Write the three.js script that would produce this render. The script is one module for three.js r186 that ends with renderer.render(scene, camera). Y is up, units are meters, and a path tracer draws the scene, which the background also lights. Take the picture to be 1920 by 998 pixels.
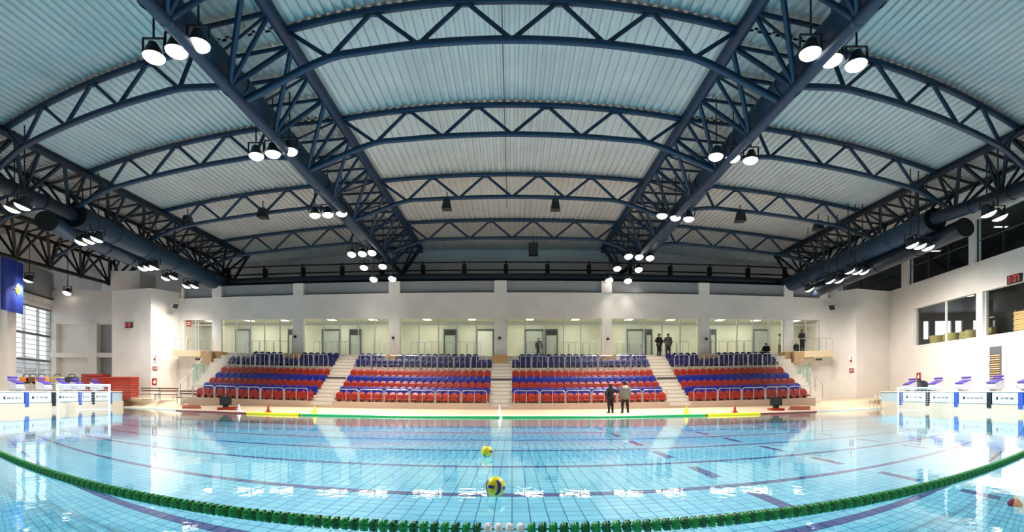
import * as THREE from 'three';
import { mergeGeometries, mergeVertices } from 'three/addons/utils/BufferGeometryUtils.js';
import { RoundedBoxGeometry } from 'three/addons/geometries/RoundedBoxGeometry.js';
import { MarchingCubes } from 'three/addons/objects/MarchingCubes.js';
import { RectAreaLightUniformsLib } from 'three/addons/lights/RectAreaLightUniformsLib.js';

// ---------------------------------------------------------------- camera, sky, exposure
const scene = new THREE.Scene();
const F = 960, HOR = 735, EYE = 1.2;                       // focal length in pixels, row of the horizon, height of the lens above the water
const camera = new THREE.PerspectiveCamera(2 * Math.atan(499 / F) * 180 / Math.PI, 1920 / 998, 0.1, 300);
camera.position.set(0, EYE, 0);
camera.setViewOffset(1920, 998, 0, 499 - HOR, 1920, 998);
const renderer = new THREE.WebGLRenderer();
renderer.toneMapping = THREE.LinearToneMapping;
renderer.toneMappingExposure = 1.19;
renderer.shadowMap.enabled = true;
RectAreaLightUniformsLib.init();
scene.background = new THREE.Color(0.86, 0.93, 1.0);       // overcast daylight outside the windows
scene.backgroundIntensity = 1.7;
const FLOOD = 125, FLOOD_COLOR = new THREE.Color(1, 0.93, 0.855);   // candela of each floodlight
const CORRIDOR = 6, LOUNGE = 1.8;                          // luminance of the corridor and lounge ceiling panels
// ---------------------------------------------------------------- helpers
const V = (x, y, z) => new THREE.Vector3(x, y, z);
let seed = 7;
const rnd = () => { seed = (seed * 1664525 + 1013904223) >>> 0; return seed / 4294967296; };
const clamp = (t) => Math.min(1, Math.max(0, t)), lerp = (a, b, t) => a + (b - a) * t, smooth = (t) => { t = clamp(t); return t * t * (3 - 2 * t); };
const used = {};
const numbered = (n) => { used[n] = (used[n] ?? -1) + 1; return used[n] ? n + '_' + String(used[n]).padStart(3, '0') : n; };
function tag(o, label, category, group, kind) {
  if (label) o.userData.label = label;
  if (category) o.userData.category = category;
  if (group) o.userData.group = group;
  if (kind) o.userData.kind = kind;
  return o;
}
function thing(name, label, category, pos, group) {
  const g = new THREE.Group(); g.name = numbered(name); g.position.copy(pos); scene.add(g);
  return tag(g, label, category, group);
}
function struct(name, pos = V(0, 0, 0)) { const g = new THREE.Group(); g.name = numbered(name); g.position.copy(pos); g.userData.kind = 'structure'; scene.add(g); return g; }
function local(parent, name, geo, mat) { const m = new THREE.Mesh(geo, mat); m.name = name; m.castShadow = m.receiveShadow = true; parent.add(m); return m; }
// a part given in world coordinates under an unturned thing
function part(parent, name, geo, mat) { const p = V(0, 0, 0); for (let o = parent; o && o !== scene; o = o.parent) p.add(o.position); geo.translate(-p.x, -p.y, -p.z); return local(parent, name, geo, mat); }
function solo(name, label, category, geo, mat, group) { geo.computeBoundingBox(); const b = geo.boundingBox, c = V((b.min.x + b.max.x) / 2, b.min.y, (b.min.z + b.max.z) / 2); geo.translate(-c.x, -c.y, -c.z); const m = local(scene, numbered(name), geo, mat); m.position.copy(c); return tag(m, label, category, group); }
const at = (px, py, d) => V((px - 960) / F * d, EYE + (HOR - py) / F * d, -d);
const merge = (list) => mergeGeometries(list.map((g) => { g = g.index ? g.toNonIndexed() : g; for (const k of Object.keys(g.attributes)) if (!['position', 'normal', 'uv'].includes(k)) g.deleteAttribute(k); return g; }));
function bar(a, b, r, seg = 8, r2 = r) {
  const d = b.clone().sub(a), g = new THREE.CylinderGeometry(r2, r, d.length(), seg, 1);
  g.applyQuaternion(new THREE.Quaternion().setFromUnitVectors(V(0, 1, 0), d.clone().normalize()));
  const m = a.clone().add(b).multiplyScalar(0.5);
  return g.translate(m.x, m.y, m.z);
}
const sweep = (pts, r, n = pts.length * 3, seg = 8, closed = false) => new THREE.TubeGeometry(new THREE.CatmullRomCurve3(pts, closed, 'centripetal'), n, r, seg, closed);
const box = (w, h, d, x = 0, y = 0, z = 0) => new THREE.BoxGeometry(w, h, d).translate(x, y, z);
const rbox = (w, h, d, r, x = 0, y = 0, z = 0, s = 2) => new RoundedBoxGeometry(w, h, d, s, r).translate(x, y, z);
function uvMetres(g) { const p = g.attributes.position, n = g.attributes.normal, uv = new Float32Array(p.count * 2); for (let i = 0; i < p.count; i++) { const up = Math.abs(n.getY(i)) > 0.7; uv[2 * i] = up ? p.getX(i) : p.getX(i) + p.getZ(i); uv[2 * i + 1] = up ? p.getZ(i) : p.getY(i); } g.setAttribute('uv', new THREE.BufferAttribute(uv, 2)); return g; }
// the hall is bowed: its cross lines (lanes, stand, back wall, roof trusses) are long curves that draw away from the middle; q is the distance on the middle axis
const bow = (q, x, k) => -Math.sqrt(q * q + k * x * x);
const bankOf = (x, y) => 0.0008 * x * x * clamp(1 - (y - 4) / 5);          // the ground behind the pool is banked up towards both ends
const L = (x, y, q) => V(x, y + bankOf(x, y), bow(q, x, 0.3));             // stand, gallery and back wall
const R = (x, y, q) => V(x, y, bow(q, x, 0.49));                           // roof
const deckK = (q) => lerp(1.1, 0.3, smooth((q - 24) / 14));
const D = (x, y, q) => V(x, y + 0.0008 * x * x * clamp((q - 24.6) / 8), bow(q, x, deckK(q)));   // deck behind the pool
const XL = (px, q = 40, k = 0.3) => { const u = (px - 960) / F; return u * q / Math.sqrt(1 - k * u * u); };   // where on that curve a sight line meets it
function wb(x0, x1, y0, y1, q0, q1, map = L, nx = 1, ny = 1, nq = 1) {     // a box laid along the bow
  const g = new THREE.BoxGeometry(x1 - x0, y1 - y0, q1 - q0, nx, ny, nq).translate((x0 + x1) / 2, (y0 + y1) / 2, -(q0 + q1) / 2), p = g.attributes.position;
  for (let i = 0; i < p.count; i++) { const v = map(p.getX(i), p.getY(i), -p.getZ(i)); p.setXYZ(i, v.x, v.y, v.z); }
  g.computeVertexNormals();
  return uvMetres(g);
}
function prism(pts, y0, y1) { const s = new THREE.Shape(pts.map(([x, z]) => new THREE.Vector2(x, -z))); return uvMetres(new THREE.ExtrudeGeometry(s, { depth: y1 - y0, bevelEnabled: false }).rotateX(-Math.PI / 2).translate(0, y0, 0)); }
// an upright slab on a straight line; (s, y) are metres along the line and metres up
function upright(o, dir, s0, s1, y0, y1, t, holes = [], off = 0) {
  const sh = new THREE.Shape([[s0, y0], [s1, y0], [s1, y1], [s0, y1]].map((a) => new THREE.Vector2(...a)));
  for (const [a, b, c, d] of holes) sh.holes.push(new THREE.Path([[a, c], [a, d], [b, d], [b, c]].map((p) => new THREE.Vector2(...p))));
  const g = new THREE.ExtrudeGeometry(sh, { depth: t, bevelEnabled: false }).translate(0, 0, off);
  const n = V(dir.x, 0, dir.z).cross(V(0, 1, 0));
  return uvMetres(g.applyMatrix4(new THREE.Matrix4().makeBasis(dir, V(0, 1, 0), n).setPosition(o)));
}
function paneOn(o, dir, s0, s1, y0, y1, off) { const n = V(dir.x, 0, dir.z).cross(V(0, 1, 0)); return new THREE.PlaneGeometry(s1 - s0, y1 - y0).translate((s0 + s1) / 2, (y0 + y1) / 2, off).applyMatrix4(new THREE.Matrix4().makeBasis(dir, V(0, 1, 0), n).setPosition(o)); }
// ---------------------------------------------------------------- textures and materials
function noiseTexture(n, cells, octaves, lo, hi, s0 = 3) {
  seed = s0 * 7919 + 13;
  const a = new Float32Array(n * n);
  let amp = 1, tot = 0;
  for (let o = 0, c = cells; o < octaves; o++, c *= 2, amp *= 0.55) {
    const grid = Array.from({ length: c * c }, rnd);
    for (let y = 0; y < n; y++) for (let x = 0; x < n; x++) {
      const u = x / n * c, v = y / n * c, i = Math.floor(u), j = Math.floor(v), fu = smooth(u - i), fv = smooth(v - j), gg = (I, J) => grid[(J % c) * c + (I % c)];
      a[y * n + x] += amp * lerp(lerp(gg(i, j), gg(i + 1, j), fu), lerp(gg(i, j + 1), gg(i + 1, j + 1), fu), fv);
    }
    tot += amp;
  }
  const d = new Uint8Array(n * n * 4);
  for (let i = 0; i < n * n; i++) { const v = 255 * lerp(lo, hi, clamp(a[i] / tot)); d[4 * i] = d[4 * i + 1] = d[4 * i + 2] = v; d[4 * i + 3] = 255; }
  const t = new THREE.DataTexture(d, n, n); t.magFilter = THREE.LinearFilter; t.wrapS = t.wrapT = THREE.RepeatWrapping; t.needsUpdate = true;
  return t;
}
const grain = noiseTexture(256, 16, 4, 0, 1, 1), blotch = noiseTexture(256, 4, 5, 0.86, 1, 2), wave = noiseTexture(512, 10, 4, 0, 1, 5);
const rep = (t, r, srgb) => { const c = t.clone(); c.repeat.set(r, r); if (srgb) c.colorSpace = THREE.SRGBColorSpace; c.needsUpdate = true; return c; };
const mat = (color, roughness = 0.6, metalness = 0, more = {}) => new THREE.MeshStandardMaterial({ color, roughness, metalness, ...more });
const plaster = (c) => mat(c, 0.85, 0, { map: rep(blotch, 0.12, true), bumpMap: rep(grain, 1.5), bumpScale: 0.002 });
const M = {
  wall: plaster(0xf1ece6), upperWall: plaster(0xf7f7f5), wallWarm: plaster(0xf1ebe4), cream: plaster(0xe6d2ae), greyWall: plaster(0xa2a3a6), gallery: plaster(0xe3e6d4),
  tan: plaster(0xc39a6c), deck: mat(0xe9cfae, 0.45, 0, { map: rep(blotch, 0.3, true), bumpMap: rep(grain, 3), bumpScale: 0.001 }), coping: mat(0xf2ead9, 0.4), stand: plaster(0xd8cbb9), standFront: plaster(0xc7ac98), step: plaster(0xe6ddd0), nosing: mat(0x3c3c40, 0.7), nosingPale: mat(0xb3a797, 0.7), block: mat(0xb4b7c6, 0.45), ramp: plaster(0x9a9083),
  navy: mat(0x14304a, 0.5, 0.1), navyDark: mat(0x0e1b2a, 0.55, 0.1), duct: mat(0x20394f, 0.5, 0.1), black: mat(0x0b0c0e, 0.55), charcoal: mat(0x24272b, 0.6), duct2: mat(0x14212f, 0.45, 0.2),
  sheet: mat(0xd6d4d0, 0.5, 0.1, { map: rep(blotch, 0.2, true) }), ceiling: mat(0x6a7274, 0.9),
  steel: mat(0xc9cdd0, 0.28, 0.85), frame: mat(0xc3c7c8, 0.45, 0.2), whitePaint: mat(0xf4f4f2, 0.4), darkFrame: mat(0x565a5c, 0.5), doorGrey: mat(0xa9b3ab, 0.5), doorWhite: mat(0xdfe4da, 0.5),
  red: mat(0x9a240c, 0.4), blue: mat(0x151f88, 0.4), violet: mat(0x28265e, 0.45), yellow: mat(0xf2dc18, 0.45), green: mat(0x1a9a4c, 0.35), greenDark: mat(0x0c6a38, 0.4), white: mat(0xf2f2f2, 0.4), panel: mat(0xcfd8df, 0.4), plinth: mat(0xd3c8b4, 0.5), orange: mat(0xd9822b, 0.6), purple: mat(0x4a3a9c, 0.45), panelBlue: mat(0x2a55b8, 0.45),
  brown: mat(0x6b4a30, 0.7), olive: mat(0xa99c5c, 0.7), wicker: mat(0xc2a06a, 0.8), redCloth: mat(0xc23a22, 0.7),
  tileA: mat(0x70cbea, 0.3), tileB: mat(0x68c4e6, 0.3), tileC: mat(0x79d2ee, 0.3), tileNavy: mat(0x121d84, 0.3), grout: mat(0x2f7fa6, 0.8), poolSide: mat(0xa9c6d6, 0.4),
  tileField: new THREE.MeshStandardMaterial({ vertexColors: true, roughness: 0.3 }),
  water: new THREE.MeshPhysicalMaterial({ color: new THREE.Color(0.9, 0.975, 1.0), transmission: 1, thickness: 0, roughness: 0, ior: 1.33, bumpMap: rep(wave, 0.35), bumpScale: 0.0016 }),
  glass: new THREE.MeshPhysicalMaterial({ color: new THREE.Color(0.93, 0.97, 0.94), transmission: 1, thickness: 0, roughness: 0, ior: 1.5 }),
  greenGlass: new THREE.MeshPhysicalMaterial({ color: new THREE.Color(0.72, 0.88, 0.8), transmission: 1, thickness: 0, roughness: 0.05, ior: 1.5 }),
  skin: mat(0xb98a6c, 0.6), hair: mat(0x1d1612, 0.8), clothBlack: mat(0x0e0f12, 0.85), clothGrey: mat(0x6d6a64, 0.9), clothDark: mat(0x2a2d31, 0.85), clothGreen: mat(0x3d453c, 0.85), shoe: mat(0x0c0c0d, 0.6), clothWhite: mat(0xcfd2d6, 0.8), hood: mat(0xcbbfa6, 0.9),
  lens: mat(0xffffff, 0.3, 0, { emissive: new THREE.Color(1, 0.94, 0.84), emissiveIntensity: 5 }), panelGlow: mat(0xffffff, 0.5, 0, { emissive: new THREE.Color(1, 0.98, 0.9), emissiveIntensity: 1 }),
  led: mat(0x200000, 0.5, 0, { emissive: new THREE.Color(1, 0.06, 0.08), emissiveIntensity: 0.9 }),
};
const lit = (n) => { const m = M.panelGlow.clone(); m.emissiveIntensity = n; return m; };
// ---------------------------------------------------------------- the pool
const POOL_L = [[-25, -1], [-29, -29], [-30, -39]], POOL_R = [[22, -1], [26.5, -27.6], [27, -37]];
{
  const far = []; for (let i = 0; i <= 40; i++) { const x = lerp(-30, 27, i / 40); far.push([x, bow(24, x, 1.1)]); }
  far[0][1] = -39; far[40][1] = -37;
  const outline = [...POOL_L.slice(0, 2), ...far, POOL_R[1], POOL_R[0]];
  const water = new THREE.ShapeGeometry(new THREE.Shape(outline.map(([x, z]) => new THREE.Vector2(x, -z)))).rotateX(-Math.PI / 2);
  const w = local(scene, 'pool_water', uvMetres(water), M.water); tag(w, 'still clear blue water filling the swimming pool', 'water', null, 'structure');
  // basin: bed, tiles and the navy lane lines laid in tiles
  const basin = struct('floor_pool');
  part(basin, 'bed', prism([...outline].map(([x, z]) => [x * 1.001, z]), -0.9, -0.463), M.grout);
  const P = (p, q) => [p, bow(q, p, 0.95)], S = 0.24, G = 0.008, TY = -0.45;
  const tile = (p0, p1, q0, q1) => {
    const c = [P(p0, q0), P(p1, q0), P(p1, q1), P(p0, q1)], pos = [], uv = [];
    const put = (...v) => v.forEach((a) => { pos.push(...a); uv.push(a[0], a[2]); });
    const T = c.map(([x, z]) => [x, TY, z]), B = c.map(([x, z]) => [x, TY - 0.013, z]);
    put(T[0], T[1], T[2], T[0], T[2], T[3]);
    for (let i = 0; i < 4; i++) { const j = (i + 1) % 4; put(B[i], B[j], T[j], B[i], T[j], T[i]); }
    return [pos, uv];
  };
  const field = { pos: [], col: [] }, near = [], rows = 24 / 12 * 0 + 0.2567;
  const cells = [];
  for (let j = -16; j <= 73; j++) for (let i = -112; i < 112; i++) {
    const q = 5.1 + (j - 0.5) * rows, p = i * S;
    const [x, z] = P(p + S / 2, q + rows / 2);
    if (x < -29 || x > 26.3 || -z > 36) continue;
    let navy = j >= 0 && j % 12 === 0;
    for (const c of [4.05, 7.6, 12.1]) if (j >= -9 && j < 70 && Math.abs(p + S / 2 - c) < S / 2 && ((j + 24) % 12) >= 4 && ((j + 24) % 12) <= 9) navy = true;
    cells.push({ p, q, navy, u: x / -z * F, v: (EYE - TY) / -z * F, z });
  }
  const seen = cells.filter((c) => Math.abs(c.u) < 955 && c.v < 262).sort((a, b) => b.z - a.z).slice(0, 300);
  const pick = new Set(seen);
  const tints = [[0x70cbea], [0x68c4e6], [0x79d2ee]].map(([h]) => new THREE.Color(h)), navyC = new THREE.Color(0x121d84);
  for (const c of cells) {
    const [pos, uv] = tile(c.p + G, c.p + S - G, c.q + G, c.q + rows - G), k = Math.floor(rnd() * 3);
    if (pick.has(c)) {
      const g = new THREE.BufferGeometry(); g.setAttribute('position', new THREE.Float32BufferAttribute(pos, 3)); g.setAttribute('uv', new THREE.Float32BufferAttribute(uv, 2)); g.computeVertexNormals();
      local(basin, 'tile', g, c.navy ? M.tileNavy : [M.tileA, M.tileB, M.tileC][k]);
    } else { const t = c.navy ? navyC : tints[k]; for (const v of pos) field.pos.push(v); for (let n = 0; n < pos.length / 3; n++) field.col.push(t.r, t.g, t.b); }
  }
  const g = new THREE.BufferGeometry(); g.setAttribute('position', new THREE.Float32BufferAttribute(field.pos, 3)); g.setAttribute('color', new THREE.Float32BufferAttribute(field.col, 3)); g.computeVertexNormals();
  tag(local(basin, 'tile_field', g, M.tileField), null, null, null, 'stuff');
}
// ---------------------------------------------------------------- decks
{
  const d = struct('floor_deck');
  part(d, 'deck_slab', wb(-41, 33, -0.9, 0.05, 24.45, 47, D, 60, 1, 16), M.deck);
  part(d, 'coping', wb(-30, 27, -0.9, 0.07, 24, 24.5, D, 60, 1, 1), M.coping);
  const end = (pts, y) => prism(pts, -0.9, y);
  part(d, 'end_deck', end([[-25.05, 3], [-25.05, -1], [-29.05, -29], [-30.05, -39], [-41, -46], [-41, 3]], 0.52), M.deck);
  part(d, 'end_deck', end([[22.05, 3], [22.05, -1], [26.55, -27.6], [27.05, -37], [31.5, -42.4], [31.5, 3]], 0.5), M.deck);
  part(d, 'near_deck', prism([[-25.05, 7], [22.05, 7], [22.05, -0.95], [-25.05, -0.95]], -0.9, 0.3), M.deck);
}
// ---------------------------------------------------------------- outer shell
const RW = { o: V(31, 0, -42), d: V(-0.152, 0, 0.9884) }, LW = { o: V(-40.3, 0, -45), d: V(0.294, 0, 0.956) };
const rs = (px) => { const u = (px - 960) / F; return (42 * u - 31) / (0.9884 * u - 0.152); };
RW.d.normalize(); LW.d.normalize();
const lounge = [[rs(1713), rs(1830)], [rs(1842), 17.2], [18.2, 26]], high = [[-8, rs(1690)], [rs(1703), rs(1816)], [rs(1828), 15.6], [16.4, 23]];
{
  const r = struct('wall_right');
  part(r, 'wall_face', upright(RW.o, RW.d, -9, 50, -0.9, 14.6, 0.35, [...lounge.map(([a, b]) => [a, b, 4.66, 7.5]), ...high.map(([a, b]) => [a, b, 9.45, 12.2])], -0.35), M.wallWarm);
  const l = struct('wall_left');
  part(l, 'wall_face', upright(LW.o, LW.d, -9, 55, -0.9, 14.6, 0.35, [[0.35, 5.95, 1.9, 8.3], [7.2, 13, 1.9, 8.3], [14.2, 20, 1.9, 8.3]]), M.wall);
  part(l, 'lintel', upright(LW.o, LW.d, 0, 6.6, 8.75, 9.15, 0.18, [], -0.18), M.wall);
  part(l, 'soffit_panel', upright(LW.o, LW.d, 0.1, 6.2, 9.3, 11.6, 0.06, [], -0.06), M.greyWall);
  part(l, 'ledge', upright(LW.o, LW.d, 0.1, 6.2, 9.2, 9.3, 0.25, [], -0.25), M.charcoal);
  part(l, 'pillar', upright(LW.o, LW.d, 6.05, 7.1, 0, 13, 0.45, [], -0.45), M.wall);
  const b = struct('wall_rear'); part(b, 'wall_face', prism([[-42, 6.6], [33, 6.6], [33, 7], [-42, 7]], -0.9, 14.6), M.wall);
  const f = struct('wall_back_upper'); part(f, 'wall_face', wb(-41, 33, 8.6, 14.4, 46, 46.4, R, 24), M.upperWall);
  const c = struct('ceiling'); part(c, 'slab', prism([[-46, 8], [36, 8], [36, -58], [-46, -58]], 14.55, 14.9), M.ceiling);
  const o = struct('wall_outer'); part(o, 'wall_face', prism([[-46, -55], [36, -55], [36, -55.4], [-46, -55.4]], -0.9, 14.6), M.greyWall);
}
// towers beside the stand, the front wall on the left
{
  const r = struct('wall_tower_right');
  part(r, 'wall_face', prism([[27.5, -40.9], [31.3, -42.1], [31.3, -48], [26.2, -48], [26.2, -43.2]], -0.3, 9.45), M.wallWarm);
  const l = struct('wall_tower_left');
  part(l, 'wall_face', prism([[-28.85, -40.9], [-27.7, -43.1], [-27.7, -48], [-32.9, -48], [-32.9, -42.1]], -0.3, 9.5), M.wallWarm);
  const f = struct('wall_front_left');
  part(f, 'wall_face', prism([[-41, -45], [-32.5, -45], [-32.5, -45.5], [-41, -45.5]], -0.3, 10.1), M.wall);
  part(f, 'cap_pillar', prism([[-34.5, -44], [-32, -44], [-32, -46], [-34.5, -46]], 9.45, 11.6), M.wall);
  part(f, 'pilaster', prism([[-36.9, -44.5], [-36.1, -44.5], [-36.1, -45.1], [-36.9, -45.1]], 0, 7.2), M.wall);
  part(f, 'ledge', prism([[-40.3, -44.55], [-33, -44.55], [-33, -45.1], [-40.3, -45.1]], 4.2, 4.6), M.wall);
  part(f, 'head_band', prism([[-40.3, -44.65], [-33, -44.65], [-33, -45.1], [-40.3, -45.1]], 7.1, 10.05), M.wall);
  part(f, 'pilaster', prism([[-40.4, -44.6], [-39.7, -44.6], [-39.7, -45.1], [-40.4, -45.1]], 0, 7.2), M.wall);
  part(f, 'recess_panel', prism([[-36.1, -44.98], [-33.2, -44.98], [-33.2, -45.1], [-36.1, -45.1]], 4.6, 7.1), M.greyWall);
  part(f, 'recess_panel', prism([[-36.1, -44.98], [-33.2, -44.98], [-33.2, -45.1], [-36.1, -45.1]], 0.5, 4.2), M.greyWall);
}
// back wall with the gallery windows
const OPEN = [[345, 398], [415, 550], [569, 729], [750, 927], [950, 1128], [1147, 1310], [1330, 1470], [1487, 1537]].map(([a, b]) => [XL(a), XL(b)]);
const SOLID = []; { let x = -28; for (const [a, b] of OPEN) { SOLID.push([x, a]); x = b; } SOLID.push([x, 26.6]); }
{
  const w = struct('wall_back');
  part(w, 'wall_band', wb(-28, 26.6, 6.95, 9.0, 40, 40.4, L, 48), M.wall);
  part(w, 'roof_slab', wb(-28, 26.6, 8.85, 9.0, 40.2, 46.2, L, 48), M.upperWall);
  for (const [a, b] of SOLID) {
    part(w, 'pillar', wb(a, b, 3.5, 6.96, 39.95, 40.5, L, 2), M.wall);
    if (b - a < 1.4 && a > -27 && b < 26) { part(w, 'pillar_base', wb(a - 0.04, b + 0.04, 3.0, 3.95, 38.35, 40.2, L, 2), M.tan); }
    part(w, 'upper_pillar', wb(Math.max(a, -27.6), Math.min(b, 26.2), 9, 9.9, 39.95, 40.5, L, 2), M.wall);
  }
  for (const [a, b] of OPEN) { part(w, 'upper_panel', wb(a, b, 9, 9.95, 40.3, 40.4, L, 6), M.greyWall); part(w, 'sill_strip', wb(a, b, 8.98, 9.03, 39.98, 40.1, L, 6), M.charcoal); }
  part(w, 'lower_wall', wb(-28, -22.2, -0.3, 3.9, 40, 40.4, L, 6), M.wallWarm);
  part(w, 'lower_wall', wb(20.5, 26.6, -0.3, 3.9, 40, 40.4, L, 6), M.wallWarm);
  // the corridor behind the glass
  const c = struct('wall_corridor');
  part(c, 'back_face', wb(-28, 26.6, 3.7, 7.4, 43.5, 43.7, L, 48), M.gallery);
  part(c, 'floor_slab', wb(-28, 26.6, 3.7, 4.0, 40, 43.6, L, 48), M.step);
  part(c, 'ceiling_slab', wb(-28, 26.6, 7.15, 7.3, 40.2, 43.6, L, 48), M.gallery);
  part(c, 'end_face', wb(-28.2, -28, 3.7, 7.3, 40, 43.7), M.gallery);
  part(c, 'end_face', wb(26.6, 26.8, 3.7, 7.3, 40, 43.7), M.gallery);
}
// gallery glazing: panes in slim frames
const MULL = [[366, 371], [442, 469, 495, 524], [606, 637, 671, 702], [785, 822, 857, 893], [984, 1020, 1057, 1089], [1175, 1208, 1242, 1276], [1383, 1413, 1442], [1512]];
OPEN.forEach(([a, b], i) => {
  const w = struct('window_' + (i + 1)), xs = [a, ...MULL[i].map((p) => XL(p)), b];
  for (let k = 0; k < xs.length - 1; k++) {
    const p0 = L(xs[k], 4, 40.12), p1 = L(xs[k + 1], 4, 40.12), dir = p1.clone().sub(p0); dir.y = 0; const len = dir.length(); dir.normalize();
    for (const [y0, y1] of [[4.0, 6.45], [6.5, 6.95]]) local(w, 'pane', paneOn(V(p0.x, 0, p0.z), dir, 0.03, len - 0.03, y0 + bankOf(xs[k], y0), y1, 0), M.glass);
  }
  xs.forEach((x, k) => part(w, 'mullion', wb(x - 0.035, x + 0.035, 4, 6.97, 40.07, 40.17), M.frame));
  part(w, 'transom', wb(a, b, 6.44, 6.51, 40.07, 40.17, L, 4), M.frame);
});
// corridor doors and their frames, ceiling panels that light the corridor
let doorN = 1;
for (const [a, b, kind] of [[348, 366, 0], [443, 468, 1], [541, 549, 2], [605, 637, 1], [656, 676, 2], [833, 855, 2], [894, 925, 0], [985, 1018, 1], [1023, 1045, 2], [1176, 1206, 1], [1211, 1222, 2], [1332, 1342, 2], [1413, 1440, 1], [1525, 1536, 0]]) {
  const d = struct('door_' + doorN++), x0 = XL(a, 43.4), x1 = XL(b, 43.4);
  const leaf = part(d, 'door_leaf', wb(x0 + 0.06, x1 - 0.06, 4, 6.35, 43.38, 43.47), kind === 1 ? M.doorGrey : kind === 2 ? M.doorGrey : M.doorWhite);
  if (kind === 2) part(leaf, 'top_panel', wb(x0 + 0.06, x1 - 0.06, 6.0, 6.5, 43.34, 43.4), M.charcoal);
  for (const x of [x0, x1]) part(d, 'jamb', wb(x - 0.05, x + 0.05, 4, 6.5, 43.32, 43.48), M.darkFrame);
  part(d, 'head', wb(x0 - 0.05, x1 + 0.05, 6.42, 6.52, 43.32, 43.48), M.darkFrame);
  if (kind === 1) part(leaf, 'handle', wb(x1 - 0.2, x1 - 0.16, 4.9, 5.2, 43.3, 43.38), M.steel);
}
const corridorGlow = lit(3.5);
OPEN.forEach(([a, b], i) => {
  const n = b - a > 4 ? 2 : 1;
  for (let k = 0; k < n; k++) {
    const x = lerp(a, b, n === 1 ? 0.5 : 0.25 + 0.5 * k), p = L(x, 7.11, 41.8);
    const t = thing('ceiling_light', `${n === 1 ? 'single' : k ? 'right' : 'left'} square ceiling light in the corridor behind the ${['far left narrow', 'first wide', 'second wide', 'third wide', 'fourth wide', 'fifth wide', 'sixth wide', 'far right narrow'][i]} gallery window`, 'ceiling light', p, null);
    local(local(t, 'frame', box(0.7, 0.06, 0.7, 0, 0.02, 0), M.frame), 'diffuser', box(0.6, 0.02, 0.6, 0, -0.02, 0), corridorGlow);
    const l = new THREE.RectAreaLight(0xfff6e2, CORRIDOR, n === 1 ? 1.2 : 2.4, 1.0); l.position.set(p.x, p.y - 0.06, p.z); l.lookAt(p.x, 0, p.z); scene.add(l);
  }
});
// ---------------------------------------------------------------- left window with its glazing bars
{
  const w = struct('window_9', LW.o.clone());
  const o = V(0, 0, 0), xs = [0.35, 2.0, 2.2, 3.9, 4.1, 5.95];
  for (const [s0, s1] of [[0.35, 2.1], [2.1, 4.0], [4.0, 5.95]]) for (const [y0, y1] of [[1.9, 3.75], [3.9, 5.95], [6.05, 8.3]]) local(w, 'pane', paneOn(o, LW.d, s0 + 0.06, s1 - 0.06, y0, y1, 0.12), M.glass);
  for (const s of [0.4, 2.1, 4.0, 5.9]) local(w, 'mullion', upright(o, LW.d, s - 0.07, s + 0.07, 1.9, 8.3, 0.16, [], 0.04), M.frame);
  for (const y of [1.95, 3.83, 6.0, 8.25]) local(w, 'transom', upright(o, LW.d, 0.35, 5.95, y - 0.07, y + 0.07, 0.16, [], 0.03), M.darkFrame);
  for (let k = 0; k < 15; k++) local(w, 'glazing_bar', upright(o, LW.d, 0.35, 5.95, 2.3 + k * 0.4 - 0.03, 2.3 + k * 0.4 + 0.03, 0.05, [], 0.08), M.frame);
  // two more windows of the same wall, beyond the frame's edge
  for (const [n, a, b] of [[10, 7.2, 13], [11, 14.2, 20]]) {
    const v = struct('window_' + n, LW.o.clone());
    local(v, 'pane', paneOn(o, LW.d, a, b, 1.9, 8.3, 0.12), M.glass);
    for (let k = 0; k < 4; k++) local(v, 'mullion', upright(o, LW.d, lerp(a, b, k / 3) - 0.07, lerp(a, b, k / 3) + 0.07, 1.9, 8.3, 0.16, [], 0.04), M.frame);
  }
}
// pale houses and the ground outside the left window
{
  const g = struct('ground_outside'); part(g, 'ground', prism([[-120, 10], [-46.5, 10], [-46.5, -140], [-120, -140]], -1.5, -0.9), M.greyWall);
  const h = thing('house', 'pale house seen through the big left window', 'house', V(-74, -0.9, -78));
  local(h, 'wall', box(14, 5.2, 8, 0, 2.6, 0), M.wall);
  local(h, 'roof', new THREE.CylinderGeometry(0.1, 6, 2.4, 4, 1).rotateY(Math.PI / 4).scale(1.9, 1, 1.1).translate(0, 6.4, 0), M.greyWall);
  for (const [x, y] of [[-4, 3.4], [0, 3.4], [4, 3.4], [-4, 1.3], [4, 1.3]]) local(h, 'window', box(1.2, 1.3, 0.1, x, y, 4.03), M.charcoal);
}
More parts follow.
